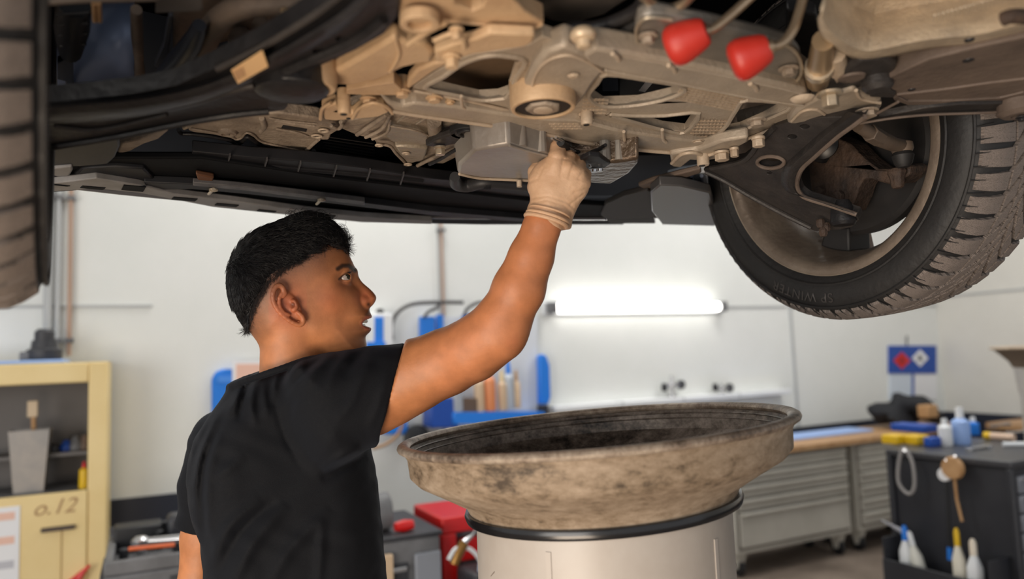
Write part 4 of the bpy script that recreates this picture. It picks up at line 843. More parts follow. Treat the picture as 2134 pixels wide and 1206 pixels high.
# ---- wheels
TYR = mat('tyre_sidewall_rubber', (26, 25, 26), .6, 0, (34, 32, 31), 8, .15, 80)
def tread_mat():
    m = bpy.data.materials.new('worn_tread_rubber'); m.use_nodes = True; nt = m.node_tree; N = nt.nodes; L = nt.links; b = N['Principled BSDF']; b.inputs['Roughness'].default_value = .7
    uv = N.new('ShaderNodeUVMap'); uv.uv_map = 'UVMap'; w = N.new('ShaderNodeTexWave'); w.wave_type = 'BANDS'; w.bands_direction = 'X'; w.inputs['Scale'].default_value = 26; w.inputs['Distortion'].default_value = 5; w.inputs['Detail'].default_value = 1; w.inputs['Detail Scale'].default_value = 3.5
    mp = N.new('ShaderNodeMapping'); mp.inputs['Scale'].default_value = (10, 22, 1); L.new(uv.outputs[0], mp.inputs[0])
    w.inputs['Scale'].default_value = 2.0; L.new(mp.outputs[0], w.inputs[0])
    cr = N.new('ShaderNodeValToRGB'); cr.color_ramp.elements[0].position = .08; cr.color_ramp.elements[1].position = .26
    cr.color_ramp.elements[0].color = rgb(34, 30, 28); cr.color_ramp.elements[1].color = rgb(138, 126, 118); L.new(w.outputs[0], cr.inputs[0]); L.new(cr.outputs[0], b.inputs['Base Color'])
    bp = N.new('ShaderNodeBump'); bp.inputs['Strength'].default_value = .5; bp.inputs['Distance'].default_value = .002; L.new(w.outputs[0], bp.inputs['Height']); L.new(bp.outputs[0], b.inputs['Normal']); return m
TREAD = tread_mat()
RIMM = mat('dull_silver_rim', (142, 128, 114), .42, .45, (118, 104, 92), 18, .2, 60)
RIMI = mat('dusty_rim_face', (150, 132, 114), .5, .3, (96, 78, 66), 5, .1, 30)
RT_, TW = .328, .205
def build_wheel(C, A, E1_, E2_, detail=True, name='wheel'):
    """C: centre of the inner bead plane; A: axis pointing outward"""
    def W(r, t, h): return C + A * h + r * (math.cos(t) * E1_ + math.sin(t) * E2_)
    def lathe(prof, seg=96, closed=False):
        vs = [W(r, 2 * math.pi * k / seg, h) for r, h in prof for k in range(seg)]; n = len(prof); fs = []
        for i in range(n if closed else n - 1):
            j = (i + 1) % n
            for k in range(seg): k2 = (k + 1) % seg; fs.append((i * seg + k, i * seg + k2, j * seg + k2, j * seg + k))
        return MB().add(vs, fs)
    tyre = part('tyre', lathe([(.232, .002), (.240, -.008), (.258, -.016), (.276, -.019), (.292, -.016), (.305, -.007), (.313, .004), (.3185, .02), (.3205, .05), (.321, .10), (.3205, .15), (.3185, .178), (.313, .193), (.3, .204), (.275, .214), (.25, .208), (.236, .196), (.226, .18), (.225, .02)], 128, True), TYR, None, 0, smooth=60)
    part('bead_ring', lathe([(.2965, -.0172), (.299, -.0185), (.3015, -.0165), (.3, -.013)], 128, True), TYR, tyre, 0)
    part('bead_ring', lathe([(.2505, -.0150), (.253, -.0175), (.256, -.0168), (.255, -.012)], 128, True), TYR, tyre, 0)
    # tread blocks, V pattern; u across the tread 0..1, th around
    def surf(th, u, lift):
        h = -.004 + u * (TW - .008); e = abs(u - .5) * 2
        r = .3195 - .004 * e ** 2 - .012 * max(0, e - .82) / .18 * 1.0
        return W(r + lift, th, h)
    NB = 54; mb = MB(); uvs = []
    def block(quad, nsub=3):
        """quad: (th,u) corners a,b (low u), c,d (high u)"""
        a, b, c, d = quad; top = []; bot = []
        for i in range(nsub + 1):
            s = i / nsub; p = (a[0] + (d[0] - a[0]) * s, a[1] + (d[1] - a[1]) * s); q = (b[0] + (c[0] - b[0]) * s, b[1] + (c[1] - b[1]) * s)
            top.append((p, q))
        vs = []
        for p, q in top: vs += [surf(*p, .0085), surf(*q, .0085), surf(*p, -.004), surf(*q, -.004)]
        fs = []
        for i in range(nsub):
            o = 4 * i; n = 4 * (i + 1); fs += [(o, o + 1, n + 1, n), (o, n, n + 2, o + 2), (o + 1, o + 3, n + 3, n + 1)]
        fs += [(0, 2, 3, 1), (4 * nsub, 4 * nsub + 1, 4 * nsub + 3, 4 * nsub + 2)]
        mb.add(vs, fs); 
        for p, q in top: uvs.extend([p, q, p, q])
    dth = 2 * math.pi / NB
    for k in range(NB):
        t0 = k * dth
        for side in (0, 1):
            f = (lambda u: u) if side == 0 else (lambda u: 1 - u)
            off = 0 if side == 0 else dth * .5
            # shoulder block wraps onto the sidewall
            block([(t0 + off + .012, f(-.02)), (t0 + off + dth * .80, f(-.02)), (t0 + off + dth * .94, f(.245)), (t0 + off + .16 * dth, f(.245))], 4)
            # slanted middle blocks
            block([(t0 + off + dth * .22, f(.275)), (t0 + off + dth * .98, f(.275)), (t0 + off + dth * 1.62, f(.395)), (t0 + off + dth * .92, f(.395))], 3)
            block([(t0 + off + dth * 1.12, f(.415)), (t0 + off + dth * 1.76, f(.415)), (t0 + off + dth * 2.36, f(.492)), (t0 + off + dth * 1.86, f(.492))], 2)
    to = mb.build('tread_blocks', TREAD, tyre, smooth=30, kind='stuff')
    me = to.data
    # UVs: around the tyre and across
    uvl = me.uv_layers.new(name='UVMap'); co = np.array([v.co[:] for v in me.vertices]); d = co - C; hh = d @ A; th = np.arctan2(d @ E2_, d @ E1_); 
    loopv = np.empty(len(me.loops), int); me.loops.foreach_get('vertex_index', loopv)
    tl = th[loopv].reshape(-1); 
    ps = np.repeat(np.arange(len(me.polygons)), [p.loop_total for p in me.polygons]); first = np.array([p.loop_start for p in me.polygons])
    ref = tl[first][ps]; tl = np.where(tl - ref > 3, tl - 2 * math.pi, np.where(tl - ref < -3, tl + 2 * math.pi, tl))
    uvl.data.foreach_set('uv', np.stack([tl * 3.2, hh[loopv] * 10], 1).ravel())
    if detail:
        # radial ribs on the inner shoulder
        mb = MB()
        for k in range(92):
            t = k * 2 * math.pi / 92; mb.tube([W(.300, t, -.0165), W(.308, t + .006, -.009), W(.3165, t + .012, .004)], .0011, 5)
        mb.build('shoulder_ribs', TYR, tyre, smooth=30, kind='stuff')
        # raised lettering low on the inner sidewall
        c = bpy.data.curves.new('lettering', 'FONT'); c.body = 'SP WINTER'; c.size = .026; c.extrude = .0012; c.align_x = 'CENTER'; c.align_y = 'CENTER'; c.space_character = 1.15
        o = bpy.data.objects.new('tmp', c); COL.objects.link(o); bpy.context.view_layer.update()
        me = bpy.data.meshes.new_from_object(o.evaluated_get(bpy.context.evaluated_depsgraph_get())); bpy.data.objects.remove(o)
        for v in me.vertices:
            x, y, z = v.co; r = .278 + y; t = math.radians(-106) - x / .278 ; t = math.radians(-106) + (-x) / .278
            v.co = W(r, t, -.019 - max(0, z) * .6 - .0006 + abs(r - .278) * .12)
        me.materials.clear(); me.materials.append(mat('raised_tyre_lettering', (58, 54, 52), .5)); o = bpy.data.objects.new('lettering', me); COL.objects.link(o); setpar(o, tyre)
    # rim: barrel, flanges, spokes
    rim = part('rim', lathe([(.2255, .012), (.2300, .004), (.2395, .0), (.2400, -.005), (.2330, -.0065), (.2215, -.004), (.2140, .006), (.2100, .03), (.198, .06), (.196, .10), (.206, .15), (.214, .18), (.228, .19), (.236, .196), (.2365, .188), (.228, .182), (.218, .14), (.202, .10), (.204, .06), (.2155, .03)], 128, True), RIMM, None, 0, smooth=50)
    part('rim_lip', lathe([(.2395, -.003), (.2412, -.0048), (.2395, -.0068), (.2375, -.0055)], 128, True), mat('bright_rim_edge', (196, 180, 160), .35, .6), rim, 0)
    for s in range(5):
        c0 = -130 + 72 * s; prof = []
        rowsT = []; rowsB = []
        for r, wd, h in ((.045, 34, .150), (.09, 22, .156), (.13, 19, .164), (.17, 19.5, .172), (.205, 22.5, .178)):
            rowsT.append([W(r, math.radians(c0 + a), h + .006 * abs(a / wd)) for a in np.linspace(-wd, wd, 9)]); rowsB.append([W(r, math.radians(c0 + a), h + .022) for a in np.linspace(-wd, wd, 9)])
        mb = MB(); mb.grid(rowsT); n = len(mb.v); mb.grid(rowsB)
        R_, C_ = 5, 9
        for j in range(C_ - 1):
            for i0 in (0, (R_ - 1) * C_): mb.f.append((i0 + j, i0 + j + 1, n + i0 + j + 1, n + i0 + j))
        for i in range(R_ - 1):
            for j0 in (0, C_ - 1): mb.f.append((i * C_ + j0, (i + 1) * C_ + j0, n + (i + 1) * C_ + j0, n + i * C_ + j0))
        part('spoke', mb, RIMI, rim, .003)
    part('hub', lathe([(.0, .135), (.06, .135), (.064, .15), (.06, .19), (.0, .19)], 40), RIMI, rim, 0)
    return tyre, rim, W, lathe
tyre, rim, WW, WLA = build_wheel(WC, WA, WE1, WE2)
# brake disc, dust shield, caliper, knuckle
BRK = mat('dark_dusty_steel', (26, 25, 26), .6, 0, (38, 35, 34), 9)
disc = part('brake_disc', WLA([(.05, .105), (.150, .105), (.152, .108), (.152, .128), (.150, .131), (.05, .131)], 64, True), mat('worn_disc_steel', (92, 84, 78), .35, .7), None, 0)
part('dust_shield', WLA([(.04, .088), (.120, .084), (.158, .080), (.166, .088), (.166, .112), (.162, .112), (.161, .09), (.04, .094)], 72, True), BRK, None, 0)
mb = MB(); fs_ = [WP(r, a, h) for a in np.linspace(-118, -98, 8) for r, h in ((.150, .075), (.198, .075), (.198, .14), (.150, .14))]
mb.v = [tuple(q) for q in fs_]
for i in range(7):
    for j in range(4): mb.f.append((4 * i + j, 4 * i + (j + 1) % 4, 4 * (i + 1) + (j + 1) % 4, 4 * (i + 1) + j))
mb.f += [(0, 1, 2, 3), (28, 29, 30, 31)]
part('brake_caliper', mb, BRK, None, .004)
def wpl(h): return Plane(WC + WA * h, WA)
kp = wpl(.02)
kn = part('steering_knuckle', MB().prism([[(1700, 296), (1740, 286), (1772, 300), (1800, 330), (1830, 352), (1856, 352), (1885, 340), (1898, 346), (1896, 362), (1872, 382), (1852, 384), (1830, 378), (1815, 372), (1800, 372), (1790, 388), (1784, 410), (1770, 440), (1740, 440), (1712, 420), (1690, 396), (1684, 340)]], .05, kp), RUST, None, .008)
mb = MB(); mb.hexa(wpl(.018).at(1752, 408), -WA, .011, .012); part('hub_bolt', mb, RUST, kn, .001)
mb = MB(); mb.hexa(wpl(.018).at(1712, 398), -WA, .011, .012); part('hub_bolt', mb, RUST, kn, .001)
mb = MB(); q = PY(1868, 352, 1.27); mb.lathe(q, -UZ + .0 * WA, [(.014, 0), (.016, .006), (.012, .016), (.011, .03), (.008, .034)], 8); part('tie_rod_nut', mb, RUST, kn, .001)
# tie rod with ball end
tr_ = [PY(1788, 262, 1.16), PY(1812, 276, 1.18), PY(1832, 288, 1.2), PY(1860, 300, 1.225), PY(1886, 304, 1.25)]
mb = MB(); mb.tube(tr_, [.010, .0105, .0135, .012, .010], 14); tr = part('tie_rod', mb, mat('dusty_grey_steel', (96, 84, 74), .5, .3, (120, 104, 90), 14), None, 0)
mb = MB(); mb.tube([tr_[1], tr_[2]], .0145, 6); part('lock_nut', mb, MATS['dusty_grey_steel'], tr, .001)
mb = MB(); q = PY(1880, 308, 1.25); mb.lathe(q + UZ * .012, -UZ, [(.010, 0), (.017, .004), (.018, .014), (.0155, .02)], 22); part('rod_end', mb, MATS['dusty_grey_steel'], tr, 0)
mb = MB(); mb.lathe(q - UZ * .008, -UZ, [(.015, 0), (.018, .006), (.014, .02), (.009, .026)], 22); part('rod_boot', mb, RUB, tr, 0)
# bellows on the drive shaft
ba = PY(1712, 300, 1.38); bb = PY(1744, 316, 1.50); ax = bb - ba; L_ = np.linalg.norm(ax); ax /= L_
prof = [(.014, 0)]
for k in range(7): r = .022 + k * .0052; prof += [(r + .006, L_ * (k + .35) / 7.4), (r + .0065, L_ * (k + .5) / 7.4), (r - .001, L_ * (k + .95) / 7.4)]
prof += [(.064, L_ * .97), (.064, L_), (.05, L_)]
mb = MB(); mb.lathe(ba, ax, prof, 48); bo_ = part('drive_shaft_bellows', mb, mat('black_glossy_rubber', (16, 17, 20), .35), None, 0, smooth=50)
mb = MB(); mb.tube([ba - ax * .05, ba], .014, 16); part('drive_shaft', mb, BLKW, None, 0)
# left front wheel
SF = np.array([math.sin(math.radians(-31.2)), math.cos(math.radians(-31.2)), 0]); SLt = np.array([SF[1], -SF[0], 0])
LC = np.array([-.511, .782, 1.945])
build_wheel(LC, -SLt, SF, UZ, detail=False)
# --- black control arm, left, with sticker
lpl = Plane.through(PZ(110, 250, 1.86), PZ(800, 20, 1.905), PZ(580, 215, 1.893))
lo = [(40, 215), (115, 212), (200, 204), (279, 195), (366, 178), (453, 139), (557, 87), (662, 21), (700, -8), (760, -60), (840, -60), (832, 10), (826, 36), (800, 70), (740, 104), (662, 139), (612, 164), (592, 182), (588, 204), (600, 220), (592, 229), (540, 236), (488, 241), (383, 259), (244, 287), (115, 307), (40, 318)]
la = part('control_arm', MB().prism([lo, ell(540, 171, 38, 10, 18), ell(663, 107, 13, 6), ell(711, 81, 13, 6)], .02, lpl), BLK, None, .004)
for pts, r, mm in (([(60, 254), (115, 248), (200, 238), (279, 230), (348, 223), (420, 208), (488, 188), (530, 178)], .004, BLKW), ([(60, 312), (115, 305), (244, 284), (383, 256), (488, 239), (560, 232)], .005, BLK), ([(453, 143), (557, 91), (662, 26), (720, -20)], .004, BLKW), ([(570, 160), (640, 128), (740, 84), (800, 40)], .006, BLK), ([(115, 262), (180, 270), (230, 266), (300, 250), (348, 238)], .003, BLKW)):
    mb = MB(); mb.tube([lpl.at(*q, -.002) for q in crom(pts, 4, False)], r, 8); part('pressed_edge', mb, mm, la, 0)
mb = MB(); mb.grid([[lpl.at(x, y + dy, -h) for x, y in crom([(60, 226), (200, 216), (300, 206), (400, 186), (480, 158), (560, 118), (650, 66), (720, 20), (770, -30)], 4, False)] for dy, h in ((-10, 0), (0, .010), (16, .014), (30, .006), (38, 0))]); part('pressed_ridge', mb, BLK, la, 0, smooth=60)
mb = MB(); mb.prism([[(482, 147), (547, 106), (559, 139), (496, 175)]], .0008, Plane(lpl.o - lpl.n * .0155, lpl.n)); st = part('paper_sticker', mb, mat('cream_sticker', (226, 186, 136), .6), la, 0)
mb = MB(); mb.prism([[(486, 150), (505, 139), (512, 158), (494, 168)]], .0004, Plane(lpl.o - lpl.n * .0161, lpl.n)); part('sticker_print', mb, mat('sticker_print', (190, 150, 110), .6), st, 0)
for q in ((596, 196),):
    P = PZ(*q, 1.876); mb = MB(); mb.lathe(P, UZ, [(.030, 0), (.036, .003), (.036, .03)], 26); part('arm_bush', mb, BLK, la, 0)
# --- dim parts in the upper left
mb = MB(); mb.grid([[PZ(x, y + dy, z) for x, y in ((120, 60), (160, 50), (200, 40), (240, 34), (280, 34))] for dy, z in ((-40, 2.10), (20, 2.05), (70, 2.02), (115, 2.0), (175, 2.0))]); part('blue_grey_liner', mb, mat('blue_grey_paint', (150, 168, 205), .4, .1), None, 0, solid=.004, smooth=60)
pr('liner_bracket', [(120, 130), (140, 122), (152, 120), (154, 206), (140, 209), (136, 170), (120, 166)], 1.99, .01, mat('blue_grey_bracket', (78, 90, 112), .5))
DIM = mat('dim_brown_rubber', (140, 122, 106), .6, 0, (96, 84, 76), 8)
tb_('air_pipe', [(660, 4), (600, 8), (520, 12), (470, 30), (440, 62), (424, 100)], (22, 24, 25, 26, 26, 25), DIM, None, 1.985)
tb_('strut_tube', [(416, 52), (400, 90), (370, 130), (336, 164)], (14, 22, 24, 18), mat('dark_strut', (36, 38, 46), .4), None, 1.965)
tb_('axle_shaft', [(284, 20), (286, 80), (290, 130), (292, 180)], (12, 12, 9, 14), DIM, None, 2.0)
tb_('bump_stop', [(155, 8), (150, 60), (146, 110)], (32, 34, 22), mat('dark_bellow', (26, 28, 34), .5), None, 1.99)
for k in range(4): tb_('bellow_rib', [(118 + 3 * k, 30 + 22 * k), (188 - 3 * k, 26 + 22 * k)], 3, BLK, None, 1.975, k=1, smooth_=False)
tb_('cross_pipe', [(90, 4), (180, -2), (262, -4), (330, -6)], 9, DIM, None, 1.96)
pr('label_plate', [(324, -6), (420, -10), (422, 22), (324, 28)], 1.965, .003, mat('grey_label', (96, 90, 86), .6), None, .001)
for x in (196, 206): tb_('pipe_clip', [(x, 6), (x + 2, 44)], 5, TAN, None, 1.955, k=1, smooth_=False)
pr('tan_bracket', [(584, 30), (630, 38), (634, 44), (592, 72)], 1.95, .01, mat('tan_metal', (150, 126, 96), .6), None)
pr('engine_block', [(360, -60), (360, 120), (600, 60), (700, -60)], 2.03, .08, DIM, None, .01)
for (x, y, r) in ((505, 86, 30), (470, 110, 16), (545, 56, 22)): mb = MB(); mb.ball(PZ(x, y, 2.01), r * PZ(x, y, 2.01)[1] / FPX, 14); part('casting_lump', mb, DIM, None, 0)
pr('stay', [(352, 34), (360, 34), (352, 110), (336, 150), (322, 138), (340, 100)], 1.99, .01, mat('grey_stay', (60, 62, 70), .5), None, .001)
# --- castings between arm and front rail
gc = [(392, 272), (400, 258), (459, 246), (509, 240), (579, 236), (658, 246), (698, 258), (708, 270), (690, 281), (686, 291.5), (664, 291.5), (639, 313), (643, 321), (632, 324), (619, 320), (585, 311), (551, 303.5), (538, 295), (527, 286), (515, 280), (507, 286), (499, 293), (489, 293), (479, 288), (440, 280), (400, 275)]
gcv = pr('gearbox_cover', gc, 1.925, .02, ALUD, None, .003)
tb_('cover_gasket', [(372, 270), (378, 278), (400, 279), (440, 284), (479, 292), (490, 298), (502, 297), (514, 285), (526, 290), (540, 301), (552, 308), (585, 316), (619, 325), (634, 329), (648, 324), (654, 314)], 4.5, BLK, gcv, 1.926)
for pts, r in (([(398, 268), (440, 275), (478, 283), (492, 290), (503, 287), (513, 277), (527, 280), (545, 295), (590, 306), (634, 316)], 2.5), ([(636, 316), (650, 302), (664, 290)], 4), ([(572, 250), (610, 256), (655, 262)], 4), ([(562, 246), (600, 252), (660, 258)], 2), ([(545, 246), (550, 262), (544, 272)], 6), ([(576, 268), (620, 276), (642, 284)], 2.5)):
    tb_('casting_bead', pts, r, ALUD, gcv, 1.923)
mb = MB(); q = PZ(474, 274, 1.9245); k = q[1] / FPX; mb.lathe(q, -UZ, [(20 * k, -.002), (19 * k, .005), (13 * k, .006), (12 * k, .002), (5 * k, .002), (5 * k, .006), (3 * k, .006)], 28); part('cover_boss', mb, ALUD, gcv, 0)
pr('cover_slot', [(590, 261), (640, 269), (638, 275), (586, 267)], 1.9242, .002, RUB, gcv, 0)
for (x, y) in ((674, 270), (660, 282)): ringp('lug_ring', x, y, 1.9235, 12, 7, .003, ALU, gcv); mb = MB(); q = PZ(x, y, 1.924); mb.lathe(q, -UZ, [(7.5 * q[1] / FPX, 0), (7 * q[1] / FPX, .0007)], 16); part('lug_hole', mb, RUB, gcv, 0)
tb_('cover_bolt', [(384, 266), (392, 262)], 5, STEEL, gcv, 1.92, k=1, smooth_=False); tb_('cover_pipe', [(690, 262), (704, 268), (712, 262), (710, 254)], 4, ALUD, gcv, 1.92)
mc = [(711, 255), (760, 240), (815, 234), (880, 244), (960, 256), (1005, 268), (1008, 285), (985, 300), (960, 325), (925, 342), (898, 340), (870, 338), (851, 344), (838, 330), (822, 314), (812, 304), (785, 302), (776, 290), (740, 282), (712, 270)]
mcv = pr('transmission_casing', mc, 1.93, .04, ALUD, None, .005)
pr('side_block', [(812, 262), (850, 268), (895, 280), (893, 300), (868, 306), (815, 296), (802, 284)], 1.92, .03, mat('pale_casting', (150, 138, 122), .45, .4, (170, 158, 140), 18, .3, 80), mcv, .004)
pr('side_block', [(822, 306), (850, 306), (892, 310), (884, 334), (850, 343), (838, 328)], 1.915, .03, MATS['pale_casting'], mcv, .004)
for pts, r in (([(744, 280), (772, 262), (806, 238)], 5), ([(762, 286), (796, 268), (812, 240)], 4), ([(776, 290), (806, 276), (812, 252)], 3), ([(785, 300), (812, 304), (826, 320), (848, 342)], 3.5), ([(812, 262), (866, 272), (896, 284)], 2), ([(870, 345), (900, 330), (930, 318), (965, 300)], 4), ([(880, 340), (920, 322), (960, 305)], 3)):
    tb_('casting_rib', pts, r, ALUD, mcv, 1.918)
for (x0, y0, x1, y1) in ((828, 254, 846, 238), (868, 258, 886, 246)): tb_('stud', [(x0, y0), (x1, y1)], 2, STEEL, mcv, 1.905, k=1, smooth_=False)
tb_('cylinder_boss', [(905, 252), (908, 290)], 16, ALUD, mcv, 1.925, k=1, smooth_=False)
for (x, y) in ((790, 301), (846, 318), (850, 341)): ringp('lug_ring', x, y, 1.914, 9, 4, .003, ALU, mcv)
bk = pr('engine_mount_bracket', [(886, 304), (905, 292), (935, 282), (955, 272), (990, 274), (1012, 282), (1010, 290), (980, 296), (950, 300), (915, 308)], 1.905, .012, BLKW, None, .003)
bolt(917, 306, 1.902, 11, .014, STEEL, bk, 1.2); bolt(982, 286, 1.902, 13, .014, STEEL, bk, 1.3); ringp('mount_ring', 978, 266, 1.915, 42, 30, .01, RUB, bk); ringp('mount_ring', 978, 268, 1.91, 27, 20, .01, BLK, bk)
tb_('drain_hose', [(895, 342), (920, 330), (950, 312), (985, 302)], 4, BLK, None, 1.9)
# --- oil sump the hand reaches for
def frustum(nm, top, bot, m, parent=None, bevel=.004):
    n = len(top); mb = MB(); mb.add(list(top) + list(bot), [(i, (i + 1) % n, n + (i + 1) % n, n + i) for i in range(n)] + [tuple(range(n)), tuple(range(n, 2 * n))]); return part(nm, mb, m, parent, bevel)
bot = [(988, 314), (1060, 302), (1150, 326), (1190, 342), (1196, 380), (1104, 374), (1000, 370), (954, 362), (956, 344)]
B3 = [PZ(x, y, 1.868) for x, y in bot]; cc = sum(B3) / len(B3)
SUMP = mat('smeared_sump_metal', (134, 126, 118), .36, .25, (164, 158, 150), 4, .1, 60)
sp_ = frustum('oil_sump', [q + (q - cc) * .10 + UZ * .075 for q in B3], B3, SUMP, None, .005)
tb_('sump_edge', [(957, 362), (1000, 371), (1060, 374), (1104, 376)], 3.5, ALU, sp_, 1.868)
mb = MB(); q = PZ(1082, 376, 1.866); mb.tube([q, q - UZ * .012], .005, 12); part('sump_lug', mb, ALU, sp_, 0)
tb_('sump_crease', [(1062, 303), (1100, 314), (1150, 327)], 3, SUMP, sp_, 1.868)
mb = MB(); q = PZ(1085, 306, 1.872); mb.tube([q + UZ * .055, q], .010, 12); part('sump_column', mb, SUMP, sp_, 0)
mb = MB(); q = PZ(1050, 290, 1.885); mb.tube([q + UZ * .05, q], .013, 12); part('sump_column', mb, SUMP, sp_, 0)
bot2 = [(1190, 344), (1240, 342), (1300, 336), (1331, 330), (1330, 342), (1312, 362), (1274, 384), (1225, 382), (1194, 380)]
B4 = [PZ(x, y, 1.866) for x, y in bot2]; c2 = sum(B4) / len(B4)
sp2 = frustum('sump_bowl', [q + (q - c2) * .06 + UZ * .085 for q in B4], B4, mat('oily_sump_metal', (112, 98, 82), .3, .5, (82, 66, 54), 12, .5, 60), None, .006)
pr('drain_recess', [(1205, 336), (1225, 326), (1255, 328), (1272, 342), (1262, 350), (1225, 352), (1208, 346)], 1.864, .006, BLK, sp2, .002)
pr('level_sensor', [(1208, 334), (1228, 324), (1250, 326), (1268, 340), (1254, 342), (1230, 336)], 1.856, .008, PLAS, sp2, .002)
for (x, y, r) in ((1238, 354, 8), (1250, 352, 6), (1210, 342, 3), (1230, 343, 3)): mb = MB(); q = PZ(x, y, 1.862); mb.lathe(q, -UZ, [(r * .0009, 0), (r * .0008, .004)], 14); part('sump_bolt', mb, CHROME, sp2, 0)
tb_('sensor_cable', [(1180, 300), (1192, 312), (1214, 318), (1240, 314), (1262, 302)], 4, BLK, None, 1.888)
tb_('sensor_cable', [(1168, 296), (1186, 318), (1202, 334), (1212, 336)], 9, RUB, None, 1.884)
for (a, b) in (((1150, 288), (1162, 294)), ((1158, 286), (1172, 294)), ((1184, 308), (1198, 315))): tb_('bright_strap', [a, b], 3, CHROME, None, 1.885, k=1, smooth_=False)
for x in (1128, 1262, 1290, 1310): mb = MB(); q = PZ(x, 318 + (x > 1200) * 16, 1.87); mb.tube([q + UZ * .07, q], .009, 10); part('casting_column', mb, SUMP, sp2, 0)
# dark filler above everything between rail and undertray
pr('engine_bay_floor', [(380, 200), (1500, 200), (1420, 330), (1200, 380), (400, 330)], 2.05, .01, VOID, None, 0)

# ================================================================ OIL DRAIN FUNNEL
PC = np.array([.12836928, 1.26529224, 1.42619585]); PN = np.array([-.0565, .0021, 1.]); PN /= np.linalg.norm(PN)
def grime(name, c_lo, c_mid, c_hi, rough, metal, sc, streak, bump=.25):
    """patchy dirt: two noise scales, speckles and thin scratches"""
    m = bpy.data.materials.new(name); m.use_nodes = True; nt = m.node_tree; N = nt.nodes; L = nt.links; b = N['Principled BSDF']
    b.inputs['Metallic'].default_value = metal; tc = N.new('ShaderNodeTexCoord'); mp = N.new('ShaderNodeMapping'); mp.inputs['Scale'].default_value = (1, 1, streak); L.new(tc.outputs['Object'], mp.inputs[0])
    def nz(s, d, r): q = N.new('ShaderNodeTexNoise'); q.inputs['Scale'].default_value = s; q.inputs['Detail'].default_value = d; q.inputs['Roughness'].default_value = r; L.new(mp.outputs[0], q.inputs[0]); return q.outputs[0]
    a = nz(sc, 8, .7); f = nz(sc * 9, 10, .75); g = nz(sc * 2.5, 6, .6)
    ad = N.new('ShaderNodeMath'); ad.operation = 'MULTIPLY_ADD'; ad.inputs[1].default_value = .45; L.new(f, ad.inputs[0]); ml = N.new('ShaderNodeMath'); ml.operation = 'MULTIPLY'; ml.inputs[1].default_value = .55; L.new(a, ml.inputs[0]); L.new(ml.outputs[0], ad.inputs[2])
    cr = N.new('ShaderNodeValToRGB'); e = cr.color_ramp.elements; e[0].position = .38; e[0].color = rgb(*c_lo); e[1].position = .62; e[1].color = rgb(*c_hi); k = e.new(.47); k.color = rgb(*c_mid)
    L.new(ad.outputs[0], cr.inputs[0]); L.new(cr.outputs[0], b.inputs['Base Color'])
    mr = N.new('ShaderNodeMapRange'); mr.inputs[3].default_value = rough - .15; mr.inputs[4].default_value = rough + .25; L.new(g, mr.inputs[0]); L.new(mr.outputs[0], b.inputs['Roughness'])
    bp = N.new('ShaderNodeBump'); bp.inputs['Strength'].default_value = bump; bp.inputs['Distance'].default_value = .003; L.new(f, bp.inputs['Height']); L.new(bp.outputs[0], b.inputs['Normal']); MATS[name] = m; return m
PANI = grime('oil_stained_funnel_inside', (30, 26, 24), (92, 82, 74), (156, 144, 134), .42, .2, 6, 1.4)
PANO = grime('grimy_funnel_outside', (66, 54, 42), (128, 110, 90), (166, 148, 128), .5, .1, 5, 1.8)
PANL = grime('worn_funnel_lip', (52, 44, 38), (124, 108, 94), (186, 170, 152), .42, .25, 8, 1)
pan = thing('drain_funnel', PC - UZ * 1.4262, 'large grimy round oil drain funnel on a white cylinder beside the man', 'drain funnel')
def L(nm, prof, m, seg=128, par=pan, closed=True, n=PN, c=PC, sm=40): mb = MB(); mb.lathe(c, n, prof, seg, closed=closed); return mb.build(nm, m, par, smooth=sm)
bowl = L('funnel_bowl', [(.322, -.004), (.313, -.020), (.311, -.048), (.300, -.060), (.262, -.082), (.226, -.104), (.220, -.118), (.200, -.120), (.214, -.100), (.258, -.076), (.296, -.055), (.3075, -.044), (.309, -.019), (.317, -.003)], PANO)
L('bowl_lining', [(.3165, -.0035), (.3085, -.019), (.3070, -.044), (.2955, -.0545), (.2575, -.0755), (.2135, -.0995), (.12, -.115), (.03, -.125), (.03, -.126), (.12, -.116), (.2137, -.1), (.2577, -.076), (.2957, -.055), (.3072, -.0445), (.3087, -.0192), (.3167, -.0037)], PANI, par=bowl)
L('rolled_lip', [(.318 + .0105 * math.cos(t) , -.002 + .007 * math.sin(t)) for t in np.linspace(0, 2 * math.pi, 13)[:-1]], PANL, par=bowl)
for h in (-.012, -.022): L('lip_bead', [(.3075, h), (.3060, h - .0015), (.3075, h - .003), (.309, h - .0015)], PANI, par=bowl)
N2 = np.array([-.03, .001, 1.]); N2 /= np.linalg.norm(N2)
L('rubber_ring', [(.216, -.116), (.226, -.117), (.2285, -.123), (.226, -.131), (.216, -.133)], mat('glossy_black_rubber', (22, 21, 22), .22), par=pan)
CYL = mat('off_white_cylinder', (158, 148, 138), .42, 0, (170, 162, 154), 5, .05, 20)
cc_ = PC - PN * .125; mb = MB(); H = cc_[2] - .14
mb.lathe(cc_, -UZ, [(.208, 0), (.209, .01), (.209, H * .5), (.206, H), (.18, H)], 96, closed=False); mb.build('cylinder_tank', CYL, pan, smooth=50)
for ang in (-118, -45):
    t_ = math.radians(ang); d_ = np.array([math.cos(t_), math.sin(t_), 0]); o_ = cc_ + d_ * .2093; sdir = np.cross(d_, UZ)
    mb = MB(); mb.box(o_ - UZ * (H * .5 + .01), d_ * .0012, sdir * .004, UZ * (H * .5 - .02)); mb.build('highlight_strip', mat('highlight_paint', (166, 157, 148), .42), pan)  # thin strips painted in for faint vertical highlights on the tank
